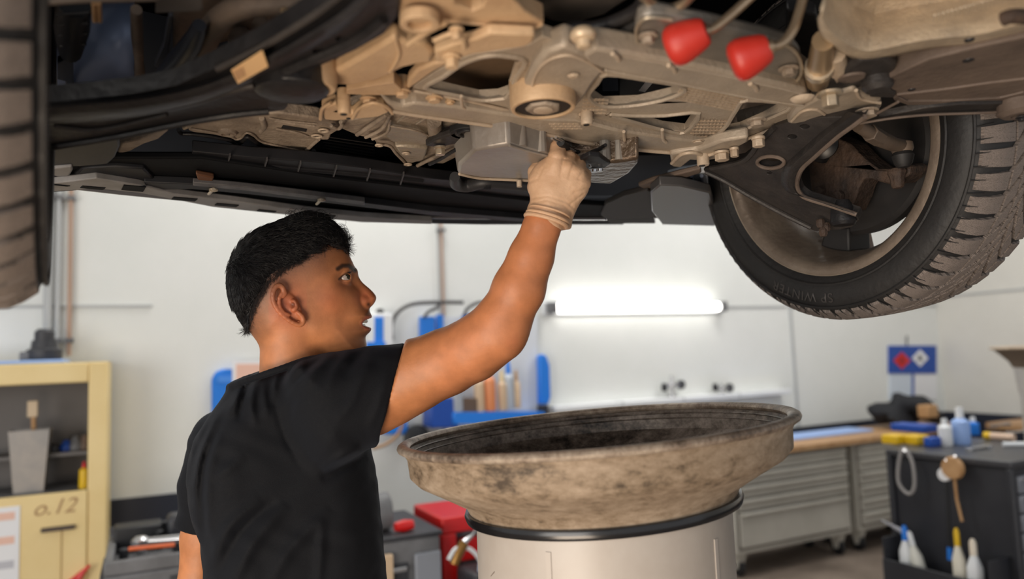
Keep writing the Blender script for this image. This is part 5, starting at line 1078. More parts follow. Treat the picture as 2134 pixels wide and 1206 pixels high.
for k in range(9):
    t_ = math.radians(-150 + k * 17 + 5 * math.sin(k * 5)); z = -.05 - .07 * ((k * 37) % 5) / 5 - .03; d_ = np.array([math.cos(t_), math.sin(t_), 0]); s_ = np.cross(d_, UZ); o_ = cc_ + d_ * .2092 + UZ * (z)
    v = s_ * .006 * (1 + k % 3) + UZ * .003 * ((k % 4) - 1.5); w_ = UZ * .0008
    mb = MB(); mb.add([o_ - v - w_, o_ + v - w_ * .4, o_ + v + w_ * .4, o_ - v + w_, *[q + d_ * .0006 for q in (o_ - v - w_, o_ + v - w_ * .4, o_ + v + w_ * .4, o_ - v + w_)]], [(0, 1, 2, 3), (4, 5, 6, 7), (0, 1, 5, 4), (1, 2, 6, 5), (2, 3, 7, 6), (3, 0, 4, 7)]); mb.build('scratch_mark', mat('dark_scratch', (104, 92, 80), .6), pan, smooth=0)
mb = MB(); b0 = cc_ - UZ * (H + .0); mb.lathe(b0, -UZ, [(.24, 0), (.26, .005), (.26, .03), (.24, .035)], 48); mb.build('base_plate', DKG, pan)
for k in range(4):
    t_ = math.radians(45 + 90 * k); q = b0 + np.array([math.cos(t_), math.sin(t_), 0]) * .21; mb = MB(); mb.lathe(np.array([q[0] - .014, q[1], .052]), (1, 0, 0), [(.045, 0), (.05, .005), (.05, .023), (.045, .028)], 16); w = mb.build('caster', BLACK, pan)
    mb = MB(); mb.box((q[0], q[1], .09), (.02, 0, 0), (0, .018, 0), (0, 0, .022)); mb.build('caster_fork', GREYM, w)
# second funnel far right
q = PY(2178, 722, 4.9); fz = q[2]
t = thing('drain_funnel', (q[0], q[1], 0), 'distant smaller drain funnel cut by the right frame edge above the workbench', 'drain funnel')
L('funnel_bowl', [(.30, 0), (.25, -.05), (.21, -.09), (.19, -.13), (.185, -.13), (.20, -.09), (.24, -.05), (.29, -.004)], mat('far_funnel_metal', (120, 106, 92), .45, .3), 48, t, True, UZ, q)
L('rolled_lip', [(.30 + .012 * math.cos(a), .009 * math.sin(a)) for a in np.linspace(0, 6.283, 9)[:-1]], ALU, 48, t, True, UZ, q)
mb = MB(); mb.lathe(q - UZ * .13, -UZ, [(.185, 0), (.17, .16), (.16, .2), (.16, fz - .13)], 40); mb.build('cylinder_tank', mat('far_tank_grey', (190, 186, 182), .4), t)
# ================================================================ MECHANIC
class Fr:
    """plane through a point, square to the line of sight there; w counts toward the viewer"""
    def __init__(s, cx, cy, Y):
        s.o = PY(cx, cy, Y); n = EYE - s.o; s.n = n / np.linalg.norm(n); u = RT - (RT @ s.n) * s.n; s.u = u / np.linalg.norm(u); s.v = np.cross(s.n, s.u)
    def at(s, x, y, w=0.):
        d = ray(x, y); return EYE + d * (((s.o + s.n * w - EYE) @ s.n) / (d @ s.n))
    def uv(s, x, y): q = s.at(x, y) - s.o; return (q @ s.u, q @ s.v)
    def loc(s, P): q = P - s.o; return q @ s.u, q @ s.v, q @ s.n
def seg_poly_sd(px_, py_, poly):
    """signed distance (negative outside, positive inside) of points to polygon"""
    P = np.asarray(poly, float); A = P; B = np.roll(P, -1, 0); d = np.full(px_.shape, 1e9); ins = np.zeros(px_.shape, bool)
    for (ax, ay), (bx, by) in zip(A, B):
        ex, ey = bx - ax, by - ay; t = np.clip(((px_ - ax) * ex + (py_ - ay) * ey) / (ex * ex + ey * ey + 1e-12), 0, 1)
        d = np.minimum(d, (px_ - ax - t * ex) ** 2 + (py_ - ay - t * ey) ** 2)
        c = ((ay > py_) != (by > py_)); xx = ax + (py_ - ay) * ex / (ey if abs(ey) > 1e-12 else 1e-12); ins ^= c & (px_ < xx)
    d = np.sqrt(d); return np.where(ins, d, -d)
class Poly:
    def __init__(s, fr, pts, k=4, res=.0015, pad=.06, smooth=True):
        s.fr = fr; uv = np.array([fr.uv(*q) for q in (crom(pts, k) if smooth else pts)])
        s.lo = uv.min(0) - pad; s.hi = uv.max(0) + pad; s.res = res; n = np.ceil((s.hi - s.lo) / res).astype(int) + 1
        U_, V_ = np.meshgrid(s.lo[0] + np.arange(n[0]) * res, s.lo[1] + np.arange(n[1]) * res, indexing='ij'); s.t = seg_poly_sd(U_, V_, uv); s.n = n
    def d(s, u, v):
        a = np.clip((u - s.lo[0]) / s.res, 0, s.n[0] - 1.001); b = np.clip((v - s.lo[1]) / s.res, 0, s.n[1] - 1.001); i = a.astype(int); j = b.astype(int); fa = a - i; fb = b - j; T = s.t
        out = (T[i, j] * (1 - fa) + T[i + 1, j] * fa) * (1 - fb) + (T[i, j + 1] * (1 - fa) + T[i + 1, j + 1] * fa) * fb
        return out
    def infl(s, P, R_, W_, w0=0.):
        u, v, w = s.fr.loc(P); d = s.d(u, v); sc = np.maximum(0, (R_ - d) / R_)
        return (np.sqrt(sc * sc + ((w - w0) / W_) ** 2) - 1) * np.minimum(R_, W_)
def smin(a, b, k): h = np.maximum(k - np.abs(a - b), 0) / k; return np.minimum(a, b) - h * h * k * .25
def smax(a, b, k): return -smin(-a, -b, k)
def rc(P, a, ra, b, rb):
    ab = b - a; t = np.clip(((P - a) @ ab) / (ab @ ab), 0, 1); return np.linalg.norm(P - a - t[:, None] * ab, axis=1) - (ra + (rb - ra) * t)
def chain(P, pts, k=.01):
    """pts: (px, py, Y, r_px)"""
    Q_ = [(PY(x, y, Y), r * Y / FPX) for x, y, Y, r in pts]; F = None
    for (a, ra), (b, rb) in zip(Q_[:-1], Q_[1:]):
        f = rc(P, a, ra, b, rb); F = f if F is None else smin(F, f, k)
    return F
def polyline_d(x, y, pts):
    d = np.full(x.shape, 1e9)
    for (ax, ay), (bx, by) in zip(pts[:-1], pts[1:]):
        ex, ey = bx - ax, by - ay; t = np.clip(((x - ax) * ex + (y - ay) * ey) / (ex * ex + ey * ey + 1e-9), 0, 1); d = np.minimum(d, np.hypot(x - ax - t * ex, y - ay - t * ey))
    return d
def crease_w(x, y, pts, s):
    """bell profile across a fold that fades out toward both its ends"""
    P_ = crom(pts, 3, False); L_ = np.concatenate([[0], np.cumsum(np.hypot(*np.diff(P_, axis=0).T))]); best = np.full(x.shape, 1e18); tt = np.zeros(x.shape)
    for i, ((ax, ay), (bx, by)) in enumerate(zip(P_[:-1], P_[1:])):
        ex, ey = bx - ax, by - ay; t = np.clip(((x - ax) * ex + (y - ay) * ey) / (ex * ex + ey * ey + 1e-9), 0, 1); d = (x - ax - t * ex) ** 2 + (y - ay - t * ey) ** 2
        m = d < best; best = np.where(m, d, best); tt = np.where(m, (L_[i] + t * (L_[i + 1] - L_[i])) / L_[-1], tt)
    return np.exp(-best / (s * s)) * np.sin(np.pi * np.clip(tt, 0, 1)) ** .7
def nets(F, lo, hi, h, bs=8, safety=1.5):
    lo = np.array(lo, float); n = (np.ceil((np.array(hi) - lo) / (h * bs)).astype(int)) * bs; nb = n // bs
    ci = np.stack(np.meshgrid(*[np.arange(k) for k in nb], indexing='ij'), -1).reshape(-1, 3); cen = lo + (ci * bs + (bs - 1) / 2) * h
    fc = F(cen); G = np.repeat(np.repeat(np.repeat(fc.reshape(nb).astype(np.float32), bs, 0), bs, 1), bs, 2)
    act = ci[np.abs(fc) < safety * h * bs * .87 + .006]; off = np.stack(np.meshgrid(*[np.arange(bs)] * 3, indexing='ij'), -1).reshape(-1, 3)
    for c0 in range(0, len(act), 600):
        a = act[c0:c0 + 600]; idx = (a[:, None, :] * bs + off[None]).reshape(-1, 3); G[idx[:, 0], idx[:, 1], idx[:, 2]] = F(lo + idx * h)
    S = G < 0; c = [S[i:n[0] - 1 + i, j:n[1] - 1 + j, k:n[2] - 1 + k] for i in (0, 1) for j in (0, 1) for k in (0, 1)]
    an = c[0].copy(); al = c[0].copy()
    for q in c[1:]: an |= q; al &= q
    cell = np.argwhere(an & ~al); vid = np.full(an.shape, -1, np.int32); vid[cell[:, 0], cell[:, 1], cell[:, 2]] = np.arange(len(cell))
    acc = np.zeros((len(cell), 3)); cnt = np.zeros(len(cell))
    cor = [(i, j, k) for i in (0, 1) for j in (0, 1) for k in (0, 1)]; V = [G[cell[:, 0] + i, cell[:, 1] + j, cell[:, 2] + k] for i, j, k in cor]
    for a in range(8):
        for b in range(a + 1, 8):
            if sum(abs(p - q) for p, q in zip(cor[a], cor[b])) != 1: continue
            m = (V[a] < 0) != (V[b] < 0); t = V[a][m] / (V[a][m] - V[b][m]); acc[m] += np.array(cor[a]) + t[:, None] * (np.array(cor[b]) - np.array(cor[a])); cnt[m] += 1
    verts = lo + (cell + acc / cnt[:, None]) * h; faces = []
    for ax in range(3):
        b, c_ = (ax + 1) % 3, (ax + 2) % 3; sl0 = [slice(None)] * 3; sl1 = [slice(None)] * 3; sl0[ax] = slice(0, -1); sl1[ax] = slice(1, None)
        e = np.argwhere(S[tuple(sl0)] != S[tuple(sl1)]); e = e[(e[:, b] > 0) & (e[:, c_] > 0) & (e[:, b] < n[b] - 1) & (e[:, c_] < n[c_] - 1)]
        def g(db, dc): q = e.copy(); q[:, b] -= db; q[:, c_] -= dc; return vid[q[:, 0], q[:, 1], q[:, 2]]
        f = np.stack([g(1, 1), g(0, 1), g(0, 0), g(1, 0)], 1); fl = S[e[:, 0], e[:, 1], e[:, 2]]; f[~fl] = f[~fl][:, ::-1]; faces.append(f)
    faces = np.concatenate(faces); return verts, faces[(faces >= 0).all(1)]
def npmesh(nm, V, F_, m, parent, col=None, sm=2, parts=None):
    me = bpy.data.meshes.new(nm); me.vertices.add(len(V)); me.vertices.foreach_set('co', V.astype(np.float32).ravel()); me.loops.add(F_.size); me.loops.foreach_set('vertex_index', F_.astype(np.int32).ravel())
    me.polygons.add(len(F_)); me.polygons.foreach_set('loop_start', np.arange(0, F_.size, F_.shape[1], dtype=np.int32)); me.update(calc_edges=True); me.polygons.foreach_set('use_smooth', np.ones(len(F_), bool)); me.materials.append(m)
    if col is not None: a = me.color_attributes.new('Col', 'FLOAT_COLOR', 'POINT'); a.data.foreach_set('color', np.concatenate([col, np.ones((len(col), 1))], 1).astype(np.float32).ravel())
    o = bpy.data.objects.new(nm, me); COL.objects.link(o)
    if parent is not None: setpar(o, parent)
    return o
def relax(V, F_, it=2, lam=.5):
    for _ in range(it):
        acc = np.zeros_like(V); cnt = np.zeros(len(V)); m = F_.shape[1]
        for i in range(m):
            a = F_[:, i]; b = F_[:, (i + 1) % m]; np.add.at(acc, a, V[b]); np.add.at(cnt, a, 1); np.add.at(acc, b, V[a]); np.add.at(cnt, b, 1)
        V = V + lam * (acc / np.maximum(cnt, 1)[:, None] - V)
    return V
Fh = Fr(600, 590, 1.34); MP = Fr(600, 900, 1.40); MS = Fr(730, 830, 1.32); MG = Fr(1160, 385, 1.195)
man = thing('person', (PY(600, 900, 1.42)[0], PY(600, 900, 1.42)[1], 0), 'person with short black hair in a black t-shirt, right arm raised in a pale glove', 'person')
# ---- head
skull = [(720, 513), (708, 492), (690, 478), (660, 463), (612, 462), (560, 478), (522, 498), (494, 532), (482, 570), (484, 615), (497, 655), (516, 685), (540, 712), (580, 724), (630, 728), (690, 745), (735, 752), (757, 742), (764, 722), (762, 706), (763, 699), (771, 691), (773, 684), (769, 679), (762, 674), (770, 666), (774, 660), (772, 652), (768, 644), (762, 640), (756, 622), (750, 600), (744, 576), (742, 563), (730, 536)]
nose = [(742, 562), (746, 577), (757, 590), (771, 602), (782, 614), (784, 623), (778, 634), (771, 640), (764, 644), (752, 641), (740, 628), (734, 604), (732, 580)]
Psk = Poly(Fh, skull, 3, .0012); Pns = Poly(Fh, nose, 4, .0008, .03)
eyeC = Fh.at(717, 578, .031); eyeR = .0122; eyeC2 = eyeC - Fh.n * .062
def nearpx(P):
    """pixel position of each point, far-side points mirrored to the near side of the face"""
    w = (P - Fh.o) @ Fh.n; Q_ = P + np.where(w < 0, -2 * w, 0)[:, None] * Fh.n; pp = proj(Q_); return pp[:, 0], pp[:, 1], np.abs(w), Q_
ear_lines = [([(592, 607), (590, 600), (583, 594), (575, 597), (569, 610), (570, 628), (579, 646), (594, 661), (610, 672), (624, 677), (632, 671), (630, 660), (622, 652)], .0038), ([(590, 608), (582, 620), (583, 638), (592, 651), (603, 656)], .0028), ([(612, 628), (616, 638), (612, 645)], .0045), ([(596, 610), (590, 618)], .003)]
EF_ = Fh
def F_ear(P, Q_):
    F = None
    for pts, r in ear_lines:
        P3 = [Fh.at(x, y, .086 - .012 * (x - 568) / 60) for x, y in crom(pts, 2, False)]
        for a, b in zip(P3[:-1], P3[1:]):
            f = rc(Q_, a, r, b, r); F = f if F is None else smin(F, f, .0025)
    c = Fh.at(598, 636, .0690); q = Q_ - c; ax = Fh.v * .8 - Fh.u * .6; bx = Fh.u * .8 + Fh.v * .6
    e = (np.sqrt(((q @ ax) / .034) ** 2 + ((q @ bx) / .0185) ** 2 + ((q @ Fh.n) / .007) ** 2) - 1) * .008
    return smin(F, e, .003)
mouthpoly = np.array([(750, 675), (760, 667), (775, 662), (779, 672), (774, 683), (762, 680)], float)
almond = np.array([(708, 580.5), (714, 575.5), (720, 572), (727, 571), (730, 576), (728, 582.5), (719, 583.5)], float)
def F_head(P):
    u, v, w = Fh.loc(P); x, y, aw, Q_ = nearpx(P)
    sx = lambda t, a, b: (lambda q: q * q * (3 - 2 * q))(np.clip((t - a) / (b - a), 0, 1))
    prog = sx((x - 560) * .35 + (y - 560), -60, 230); W_ = .0755 - .020 * prog - .012 * sx(x, 640, 790)
    R_ = .078 - .016 * prog
    F = Psk.infl(P, R_, W_)
    nf = Pns.infl(P, .0125, .0095 + .0085 * sx(y, 585, 632)); F = smin(F, nf, .007)
    g = lambda cx, cy, s, a: a * np.exp(-((x - cx) ** 2 + (y - cy) ** 2) / (2 * s * s)) * sx(aw, .006, .02)
    F = F + g(719, 577, 13, .0090) + g(738, 590, 8, .004) - g(722, 556, 10, .0032) - g(706, 560, 9, .002) - g(692, 618, 22, .0035) + g(715, 655, 20, .0035) - g(750, 660, 14, .0020) - g(660, 690, 22, .002) + g(690, 540, 20, .002) + g(735, 603, 8, .002)
    F = smin(F, np.linalg.norm(Q_ - Fh.at(758, 627, .013), axis=1) - .0085, .006)          # nostril wing
    F = smax(F, -(np.linalg.norm((Q_ - Fh.at(768, 634, .009)) * 1.0, axis=1) - .0033), .002)
    # eyelids
    lid = np.linalg.norm(Q_ - eyeC, axis=1) - (eyeR + .0016); F = smin(F, lid, .004)
    al = seg_poly_sd(x, y, almond) * .00085; r_ = np.linalg.norm(Q_ - eyeC, axis=1)
    cut = np.minimum(al, .0045 - np.abs(r_ - eyeR - .0015)); F = np.where((aw > .03), np.maximum(F, cut), F)
    for pts, a, s in (([(705, 582), (712, 573), (719, 566), (728, 563)], .0011, 1.6), ([(706, 584), (718, 589), (729, 589)], .0009, 1.8)):
        F = F - a * np.exp(-(polyline_d(x, y, pts) / s) ** 2) * (aw > .025)
    # lips
    F = F - .0013 * np.exp(-(polyline_d(x, y, [(753, 671), (763, 661), (773, 659)]) / 3) ** 2) - .0013 * np.exp(-(polyline_d(x, y, [(754, 676), (762, 683), (771, 685)]) / 3) ** 2)
    m = seg_poly_sd(x, y, mouthpoly) * .00085; F = np.maximum(F, np.minimum(m, .024 - aw))
    # jaw edge over the neck and ear
    F = smin(F, rc(P, PY(604, 655, 1.345), .050, PY(612, 800, 1.36), .060), .014)
    ef = F_ear(P, Q_); F = smin(F, ef, .004)
    F = smax(F, -(np.linalg.norm(Q_ - Fh.at(609, 635, .079), axis=1) - .0045), .003)
    F = smax(F, -(np.linalg.norm((Q_ - Fh.at(599, 630, .081)), axis=1) - .0058), .003)
    return F
# ---- torso, arms
torso_px = [(600, 752), (556, 768), (520, 784), (478, 806), (458, 838), (432, 872), (411, 906), (396, 946), (390, 985), (392, 1030), (398, 1078), (412, 1115), (420, 1150), (425, 1206), (432, 1330), (450, 1460), (800, 1460), (815, 1330), (805, 1206), (796, 1100), (785, 1000), (774, 940), (760, 880), (745, 820), (700, 765), (650, 748)]
sleeve_px = [(612, 762), (650, 744), (700, 733), (760, 723), (845, 714), (920, 702), (905, 830), (875, 945), (786, 931), (752, 943), (715, 965), (660, 960), (620, 900), (600, 820)]
Pt = Poly(MP, torso_px, 3, .003, .1); Pl = Poly(MS, sleeve_px, 3, .002, .08)
arm_ch = [(700, 850, 1.335, 78), (770, 820, 1.325, 82), (822, 797, 1.315, 78), (868, 780, 1.30, 69), (930, 754, 1.285, 65), (985, 728, 1.255, 62), (1030, 695, 1.23, 55)]
arm_c2 = [(1030, 695, 1.23, 55), (1056, 655, 1.22, 54), (1081, 602, 1.212, 55), (1107, 535, 1.205, 47), (1130, 470, 1.198, 39), (1144, 436, 1.195, 33), (1152, 405, 1.195, 33)]
larm = [(452, 945, 1.50, 60), (436, 1040, 1.52, 46), (424, 1120, 1.53, 43), (416, 1210, 1.53, 40), (420, 1300, 1.50, 36), (440, 1420, 1.44, 32), (455, 1500, 1.40, 23)]
glove_px = [(1101, 440), (1106, 418), (1101, 395), (1101, 372), (1110, 352), (1122, 338), (1138, 328), (1156, 324), (1176, 327), (1196, 336), (1214, 352), (1225, 368), (1227, 392), (1221, 408), (1208, 425), (1194, 455), (1187, 478), (1150, 470)]
index_ch = [(1156, 352, 1.18, 20), (1160, 328, 1.172, 18), (1162, 308, 1.18, 16.5), (1163, 302, 1.205, 15)]
fingers = [[(1184, 350, 1.175, 17), (1186, 330, 1.19, 15), (1176, 316, 1.225, 13)], [(1204, 362, 1.18, 16.5), (1207, 344, 1.20, 14), (1194, 330, 1.23, 12.5)], [(1215, 382, 1.19, 15.5), (1219, 364, 1.21, 13), (1206, 348, 1.235, 11.5)]]
thumb = [(1118, 390, 1.21, 19), (1116, 358, 1.225, 16), (1130, 334, 1.23, 14), (1146, 318, 1.225, 12.5)]
Pg = Poly(MG, glove_px, 4, .0012, .04)
def F_glove(P):
    F = Pg.infl(P, .034, .0285); F = smin(F, chain(P, index_ch, .003), .010)
    for f in fingers: F = smin(F, chain(P, f, .003), .006)
    F = smin(F, chain(P, thumb, .003), .007)
    F = smin(F, rc(P, PY(1137, 462, 1.197), .0300, PY(1152, 400, 1.195), .030), .008)
    p = proj(P); x, y = p[:, 0], p[:, 1]
    for pts in ([(1226, 372), (1204, 382), (1190, 390)], [(1228, 392), (1208, 398), (1196, 402)], [(1222, 356), (1204, 362)], [(1112, 412), (1140, 408), (1180, 420), (1198, 436)], [(1110, 422), (1140, 416), (1176, 428), (1192, 444)], [(1196, 340), (1190, 356), (1186, 372)], [(1174, 330), (1171, 350), (1168, 366)], [(1213, 360), (1205, 372)], [(1102, 380), (1120, 372), (1130, 352)], [(1130, 318), (1150, 328), (1180, 332)], [(1216, 404), (1190, 425)]):
        F = F + .0011 * np.exp(-(polyline_d(x, y, pts) / 2.6) ** 2)
    for a, b, r in ((1204, 358, 7), (1217, 380, 7), (1184, 346, 8), (1158, 344, 8)): F = F - .0022 * np.exp(-((x - a) ** 2 + (y - b) ** 2) / (2 * r * r))
    return F
wa = PY(1146, 442, 1.195); wdir = PY(1107, 535, 1.205) - wa; wdir /= np.linalg.norm(wdir)
hemA, hemB = (846, 710), (784, 938); hA, hB = PY(*hemA, 1.3), PY(*hemB, 1.3); hN = np.cross(hA - EYE, hB - EYE); hN /= np.linalg.norm(hN); hN = hN if hN @ (PY(1000, 730, 1.3) - hA) > 0 else -hN
cA_, cB_ = Fh.at(474, 806, 0), Fh.at(655, 743, 0); cN = np.cross(cA_ - EYE, cB_ - EYE); cN /= np.linalg.norm(cN); cN = cN if cN[2] > 0 else -cN; cN = cN + Fh.n * -.12; cN /= np.linalg.norm(cN)
lh = PY(430, 1094, 1.525); lax = PY(424, 1140, 1.53) - PY(440, 1030, 1.52); lax /= np.linalg.norm(lax)
collar_pts = [Fh.at(478, 806, -.03), Fh.at(500, 797, .02), Fh.at(540, 784, .055), Fh.at(590, 767, .075), Fh.at(640, 750, .07), Fh.at(690, 745, .04), Fh.at(700, 745, -.01), Fh.at(670, 748, -.06), Fh.at(590, 765, -.085), Fh.at(510, 790, -.07)]
def shirt_parts(P):
    Tn = Pt.infl(P, .095, .125)
    sl = Pl.infl(P, .080, .092); ls = chain(P, [(470, 925, 1.48, 72), (444, 1010, 1.51, 62), (428, 1110, 1.525, 56), (424, 1140, 1.53, 55)], .02)
    return Tn, sl, ls
def F_cover(P):
    Tn, sl, ls = shirt_parts(P); return smin(smin(Tn, ls, .04), sl, .03)
def F_body(P):
    F = smin(chain(P, arm_ch, .02), chain(P, arm_c2, .008), .03)
    e = rc(P, PY(1063, 703, 1.212), .017, PY(1052, 690, 1.225), .03); F = smin(F, e, .03)
    tor = Pt.infl(P, .095, .125) + .012; F = smin(F, tor, .05)
    F = smin(F, chain(P, larm, .01), .03)
    # everything that the shirt covers stays inside it
    cov = F_cover(P) + .0145; sd_r = (P - hA) @ hN; sd_l = (P - lh) @ lax
    F = smin(F, rc(P, PY(604, 655, 1.345), .050, PY(612, 800, 1.36), .060), .02)
    cov = cov - 12 * np.clip(sd_r + .003, 0, 1); cov = np.where(chain(P, larm, .01) < .03, cov - 12 * np.clip(sd_l + .003, 0, 1), cov); cov = cov - 12 * np.clip((P - cA_) @ cN + .006, 0, 1)
    F = np.where(P[:, 2] > .99, np.maximum(F, cov), F)
    hp = (P - wa) @ -wdir; F = np.where(hp > 0, smax(F, F_glove(P) + .0025, .004), F)
    hnd = None
    for i in range(4):
        x = 440 + i * 11; f = chain(P, [(452, 1510, 1.40, 17), (x + 8, 1560, 1.39, 11), (x + 10, 1600 - abs(i - 1.4) * 6, 1.385, 10), (x + 4, 1635 - abs(i - 1.4) * 9, 1.38, 8)], .004); hnd = f if hnd is None else np.minimum(hnd, f)
    hnd = smin(hnd, chain(P, [(455, 1500, 1.40, 23), (458, 1545, 1.395, 24)], .01), .008); hnd = smin(hnd, chain(P, [(474, 1520, 1.39, 12), (492, 1552, 1.38, 10), (494, 1584, 1.375, 9)], .004), .006)
    F = smin(F, hnd, .01)
    return np.where(hp > 0, F, F)
def ls_near(P): return rc(P, PY(460, 960, 1.5), .05, PY(424, 1160, 1.53), .06)
creases = [([(571, 790), (570, 815), (576, 847), (592, 905), (613, 947), (634, 981)], .0018, 4.6, 1), ([(585, 770), (572, 800), (571, 842)], .004, 5, -1), ([(541, 780), (530, 812), (524, 850), (534, 890)], .0042, 6, -1), ([(508, 800), (494, 832), (474, 870)], .004, 6, -1), ([(552, 790), (550, 820), (556, 872)], .004, 6, -1), ([(520, 795), (505, 830), (498, 880)], .004, 5, 1),
    ([(470, 860), (445, 910), (426, 975), (422, 1030), (426, 1085), (424, 1150)], .005, 7, 1), ([(455, 870), (420, 940), (408, 1000), (410, 1060)], .004, 6, -1), ([(440, 880), (408, 950), (400, 1010)], .003, 5, 1), ([(460, 900), (436, 975), (432, 1060), (438, 1120)], .0045, 7, -1),
    ([(545, 1040), (475, 1098), (433, 1190)], .005, 9, -1), ([(600, 1050), (529, 1130), (490, 1206), (470, 1260)], .006, 10, -1), ([(575, 1040), (500, 1110), (455, 1206)], .005, 8, 1), ([(672, 1080), (668, 1150), (662, 1230)], .004, 7, -1), ([(690, 1060), (600, 1150), (560, 1230)], .005, 10, -1), ([(510, 950), (470, 980), (440, 1000)], .003, 8, -1),
    ([(672, 982), (705, 957), (752, 932)], .006, 8, -1), ([(668, 998), (710, 975), (765, 950)], .005, 8, 1), ([(778, 738), (752, 790), (731, 840), (700, 880)], .003, 8, -1), ([(735, 730), (706, 760), (680, 810)], .0035, 7, -1), ([(700, 738), (660, 770), (630, 820)], .0035, 7, -1), ([(812, 760), (790, 840), (765, 900)], .0025, 7, -1), ([(676, 744), (640, 770), (610, 800)], .003, 5, 1), ([(640, 748), (612, 775), (596, 810)], .003, 5, -1), ([(765, 730), (740, 750), (715, 790)], .0025, 6, 1)]
def F_shirt(P):
    Tn, sl, ls = shirt_parts(P); p = proj(P); x, y = p[:, 0], p[:, 1]
    near = 1 / (1 + np.exp(-((P - MP.o) @ MP.n + .02) / .02)); D = 0
    for pts, a, s, sg in creases: D = D + 1.5 * sg * a * crease_w(x, y, pts, s * 1.45) * near
    D = D + .0012 * np.sin(P[:, 0] * 70 + 3 * np.sin(P[:, 2] * 40)) * np.sin(P[:, 2] * 55 + 2 * np.sin(P[:, 1] * 50))
    slc = smax(sl, (P - hA) @ hN, .003); lsc = smax(ls, (P - lh) @ lax, .003)
    Fo = smin(smin(Tn, lsc, .04), slc, .03) + D; Fi = smin(smin(Tn, ls, .04), sl, .03) + D + .0115
    col = None; cp = crom(collar_pts, 2)
    for a, b in zip(cp, np.roll(cp, -1, 0)): f = rc(P, a, .0065, b, .0065); col = f if col is None else np.minimum(col, f)
    Fo = smin(Fo, col, .006)
    F = np.maximum(Fo, -Fi)
    hole = np.maximum(rc(P, PY(602, 700, 1.345), .060, PY(610, 790, 1.36), .066), -((P - cA_) @ cN)); F = smax(F, -hole, .003)
    return np.maximum(F, .98 - P[:, 2])
SKIN = mat('tanned_skin', (190, 120, 84), .48, attr='Col', col2=(1, 1, 1), scale=40, bump=.05, bscale=300, sss=.06, spec=.4)
SHIRT = mat('black_cotton_shirt', (5, 6, 10), .8, 0, (8, 9, 14), 300, .2, 900, spec=.22)
SHIRT.node_tree.nodes['Principled BSDF'].inputs['Sheen Weight'].default_value = .04; SHIRT.node_tree.nodes['Principled BSDF'].inputs['Sheen Tint'].default_value = (.6, .72, 1, 1)
GLV = mat('pale_latex_glove', (192, 152, 118), .5, 0, (204, 168, 136), 14, .15, 120, sss=.05)
lin = lambda r, g, b: np.array([s2l(r), s2l(g), s2l(b)])
hair_px = [(722, 516), (730, 498), (722, 480), (706, 464), (690, 466), (680, 452), (661, 438), (632, 436), (606, 444), (583, 455), (545, 464), (510, 478), (484, 512), (468, 540), (466, 563), (471, 605), (482, 645), (500, 672), (512, 688), (518, 676), (520, 655), (530, 625), (548, 596), (560, 574), (588, 556), (622, 543), (640, 530), (655, 526), (664, 522), (672, 508), (690, 510), (705, 506)]
hairA = np.array(crom(hair_px, 3))
def skin_cols(V, head):
    base = lin(177, 115, 74); C_ = np.tile(base, (len(V), 1)); p = proj(V); x, y = p[:, 0], p[:, 1]
    def mix(wt, c): nonlocal C_; wt = np.clip(wt, 0, 1)[:, None]; C_ = C_ * (1 - wt) + c * wt
    if head:
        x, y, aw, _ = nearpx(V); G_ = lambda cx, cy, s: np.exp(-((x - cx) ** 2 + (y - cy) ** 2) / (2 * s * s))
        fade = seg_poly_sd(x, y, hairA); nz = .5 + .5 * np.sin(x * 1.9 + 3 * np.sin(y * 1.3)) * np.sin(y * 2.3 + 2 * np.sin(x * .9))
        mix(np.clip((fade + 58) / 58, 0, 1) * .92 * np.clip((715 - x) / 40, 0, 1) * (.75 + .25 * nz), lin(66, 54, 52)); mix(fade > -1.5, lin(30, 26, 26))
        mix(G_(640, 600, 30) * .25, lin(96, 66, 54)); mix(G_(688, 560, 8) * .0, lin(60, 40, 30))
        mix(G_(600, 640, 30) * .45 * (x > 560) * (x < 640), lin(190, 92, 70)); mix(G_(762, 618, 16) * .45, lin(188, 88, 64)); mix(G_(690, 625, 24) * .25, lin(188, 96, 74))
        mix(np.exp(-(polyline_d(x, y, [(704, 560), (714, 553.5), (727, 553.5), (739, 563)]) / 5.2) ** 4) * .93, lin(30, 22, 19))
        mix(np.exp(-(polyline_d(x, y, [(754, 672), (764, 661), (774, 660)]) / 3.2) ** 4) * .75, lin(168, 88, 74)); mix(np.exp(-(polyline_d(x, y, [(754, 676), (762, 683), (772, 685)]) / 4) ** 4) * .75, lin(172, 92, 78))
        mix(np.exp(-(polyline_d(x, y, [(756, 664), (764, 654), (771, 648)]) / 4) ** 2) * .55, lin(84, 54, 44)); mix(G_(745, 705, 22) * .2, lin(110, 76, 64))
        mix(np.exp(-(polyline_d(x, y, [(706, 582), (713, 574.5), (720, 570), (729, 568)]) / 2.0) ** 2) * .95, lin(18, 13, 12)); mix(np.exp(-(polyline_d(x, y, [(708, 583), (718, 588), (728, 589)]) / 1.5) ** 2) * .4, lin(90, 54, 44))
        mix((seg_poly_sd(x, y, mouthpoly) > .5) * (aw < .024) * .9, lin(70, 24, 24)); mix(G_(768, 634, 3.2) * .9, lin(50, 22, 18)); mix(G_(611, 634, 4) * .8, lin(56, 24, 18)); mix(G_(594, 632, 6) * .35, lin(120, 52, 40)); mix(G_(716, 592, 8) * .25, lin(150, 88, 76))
    else:
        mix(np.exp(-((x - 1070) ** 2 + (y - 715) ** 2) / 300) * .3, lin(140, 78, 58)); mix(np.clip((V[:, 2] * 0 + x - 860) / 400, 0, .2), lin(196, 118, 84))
    return C_
V, F_ = nets(F_body, (-.72, 1.08, .78), (.22, 1.72, 1.93), .0032); V = relax(V, F_, 1)
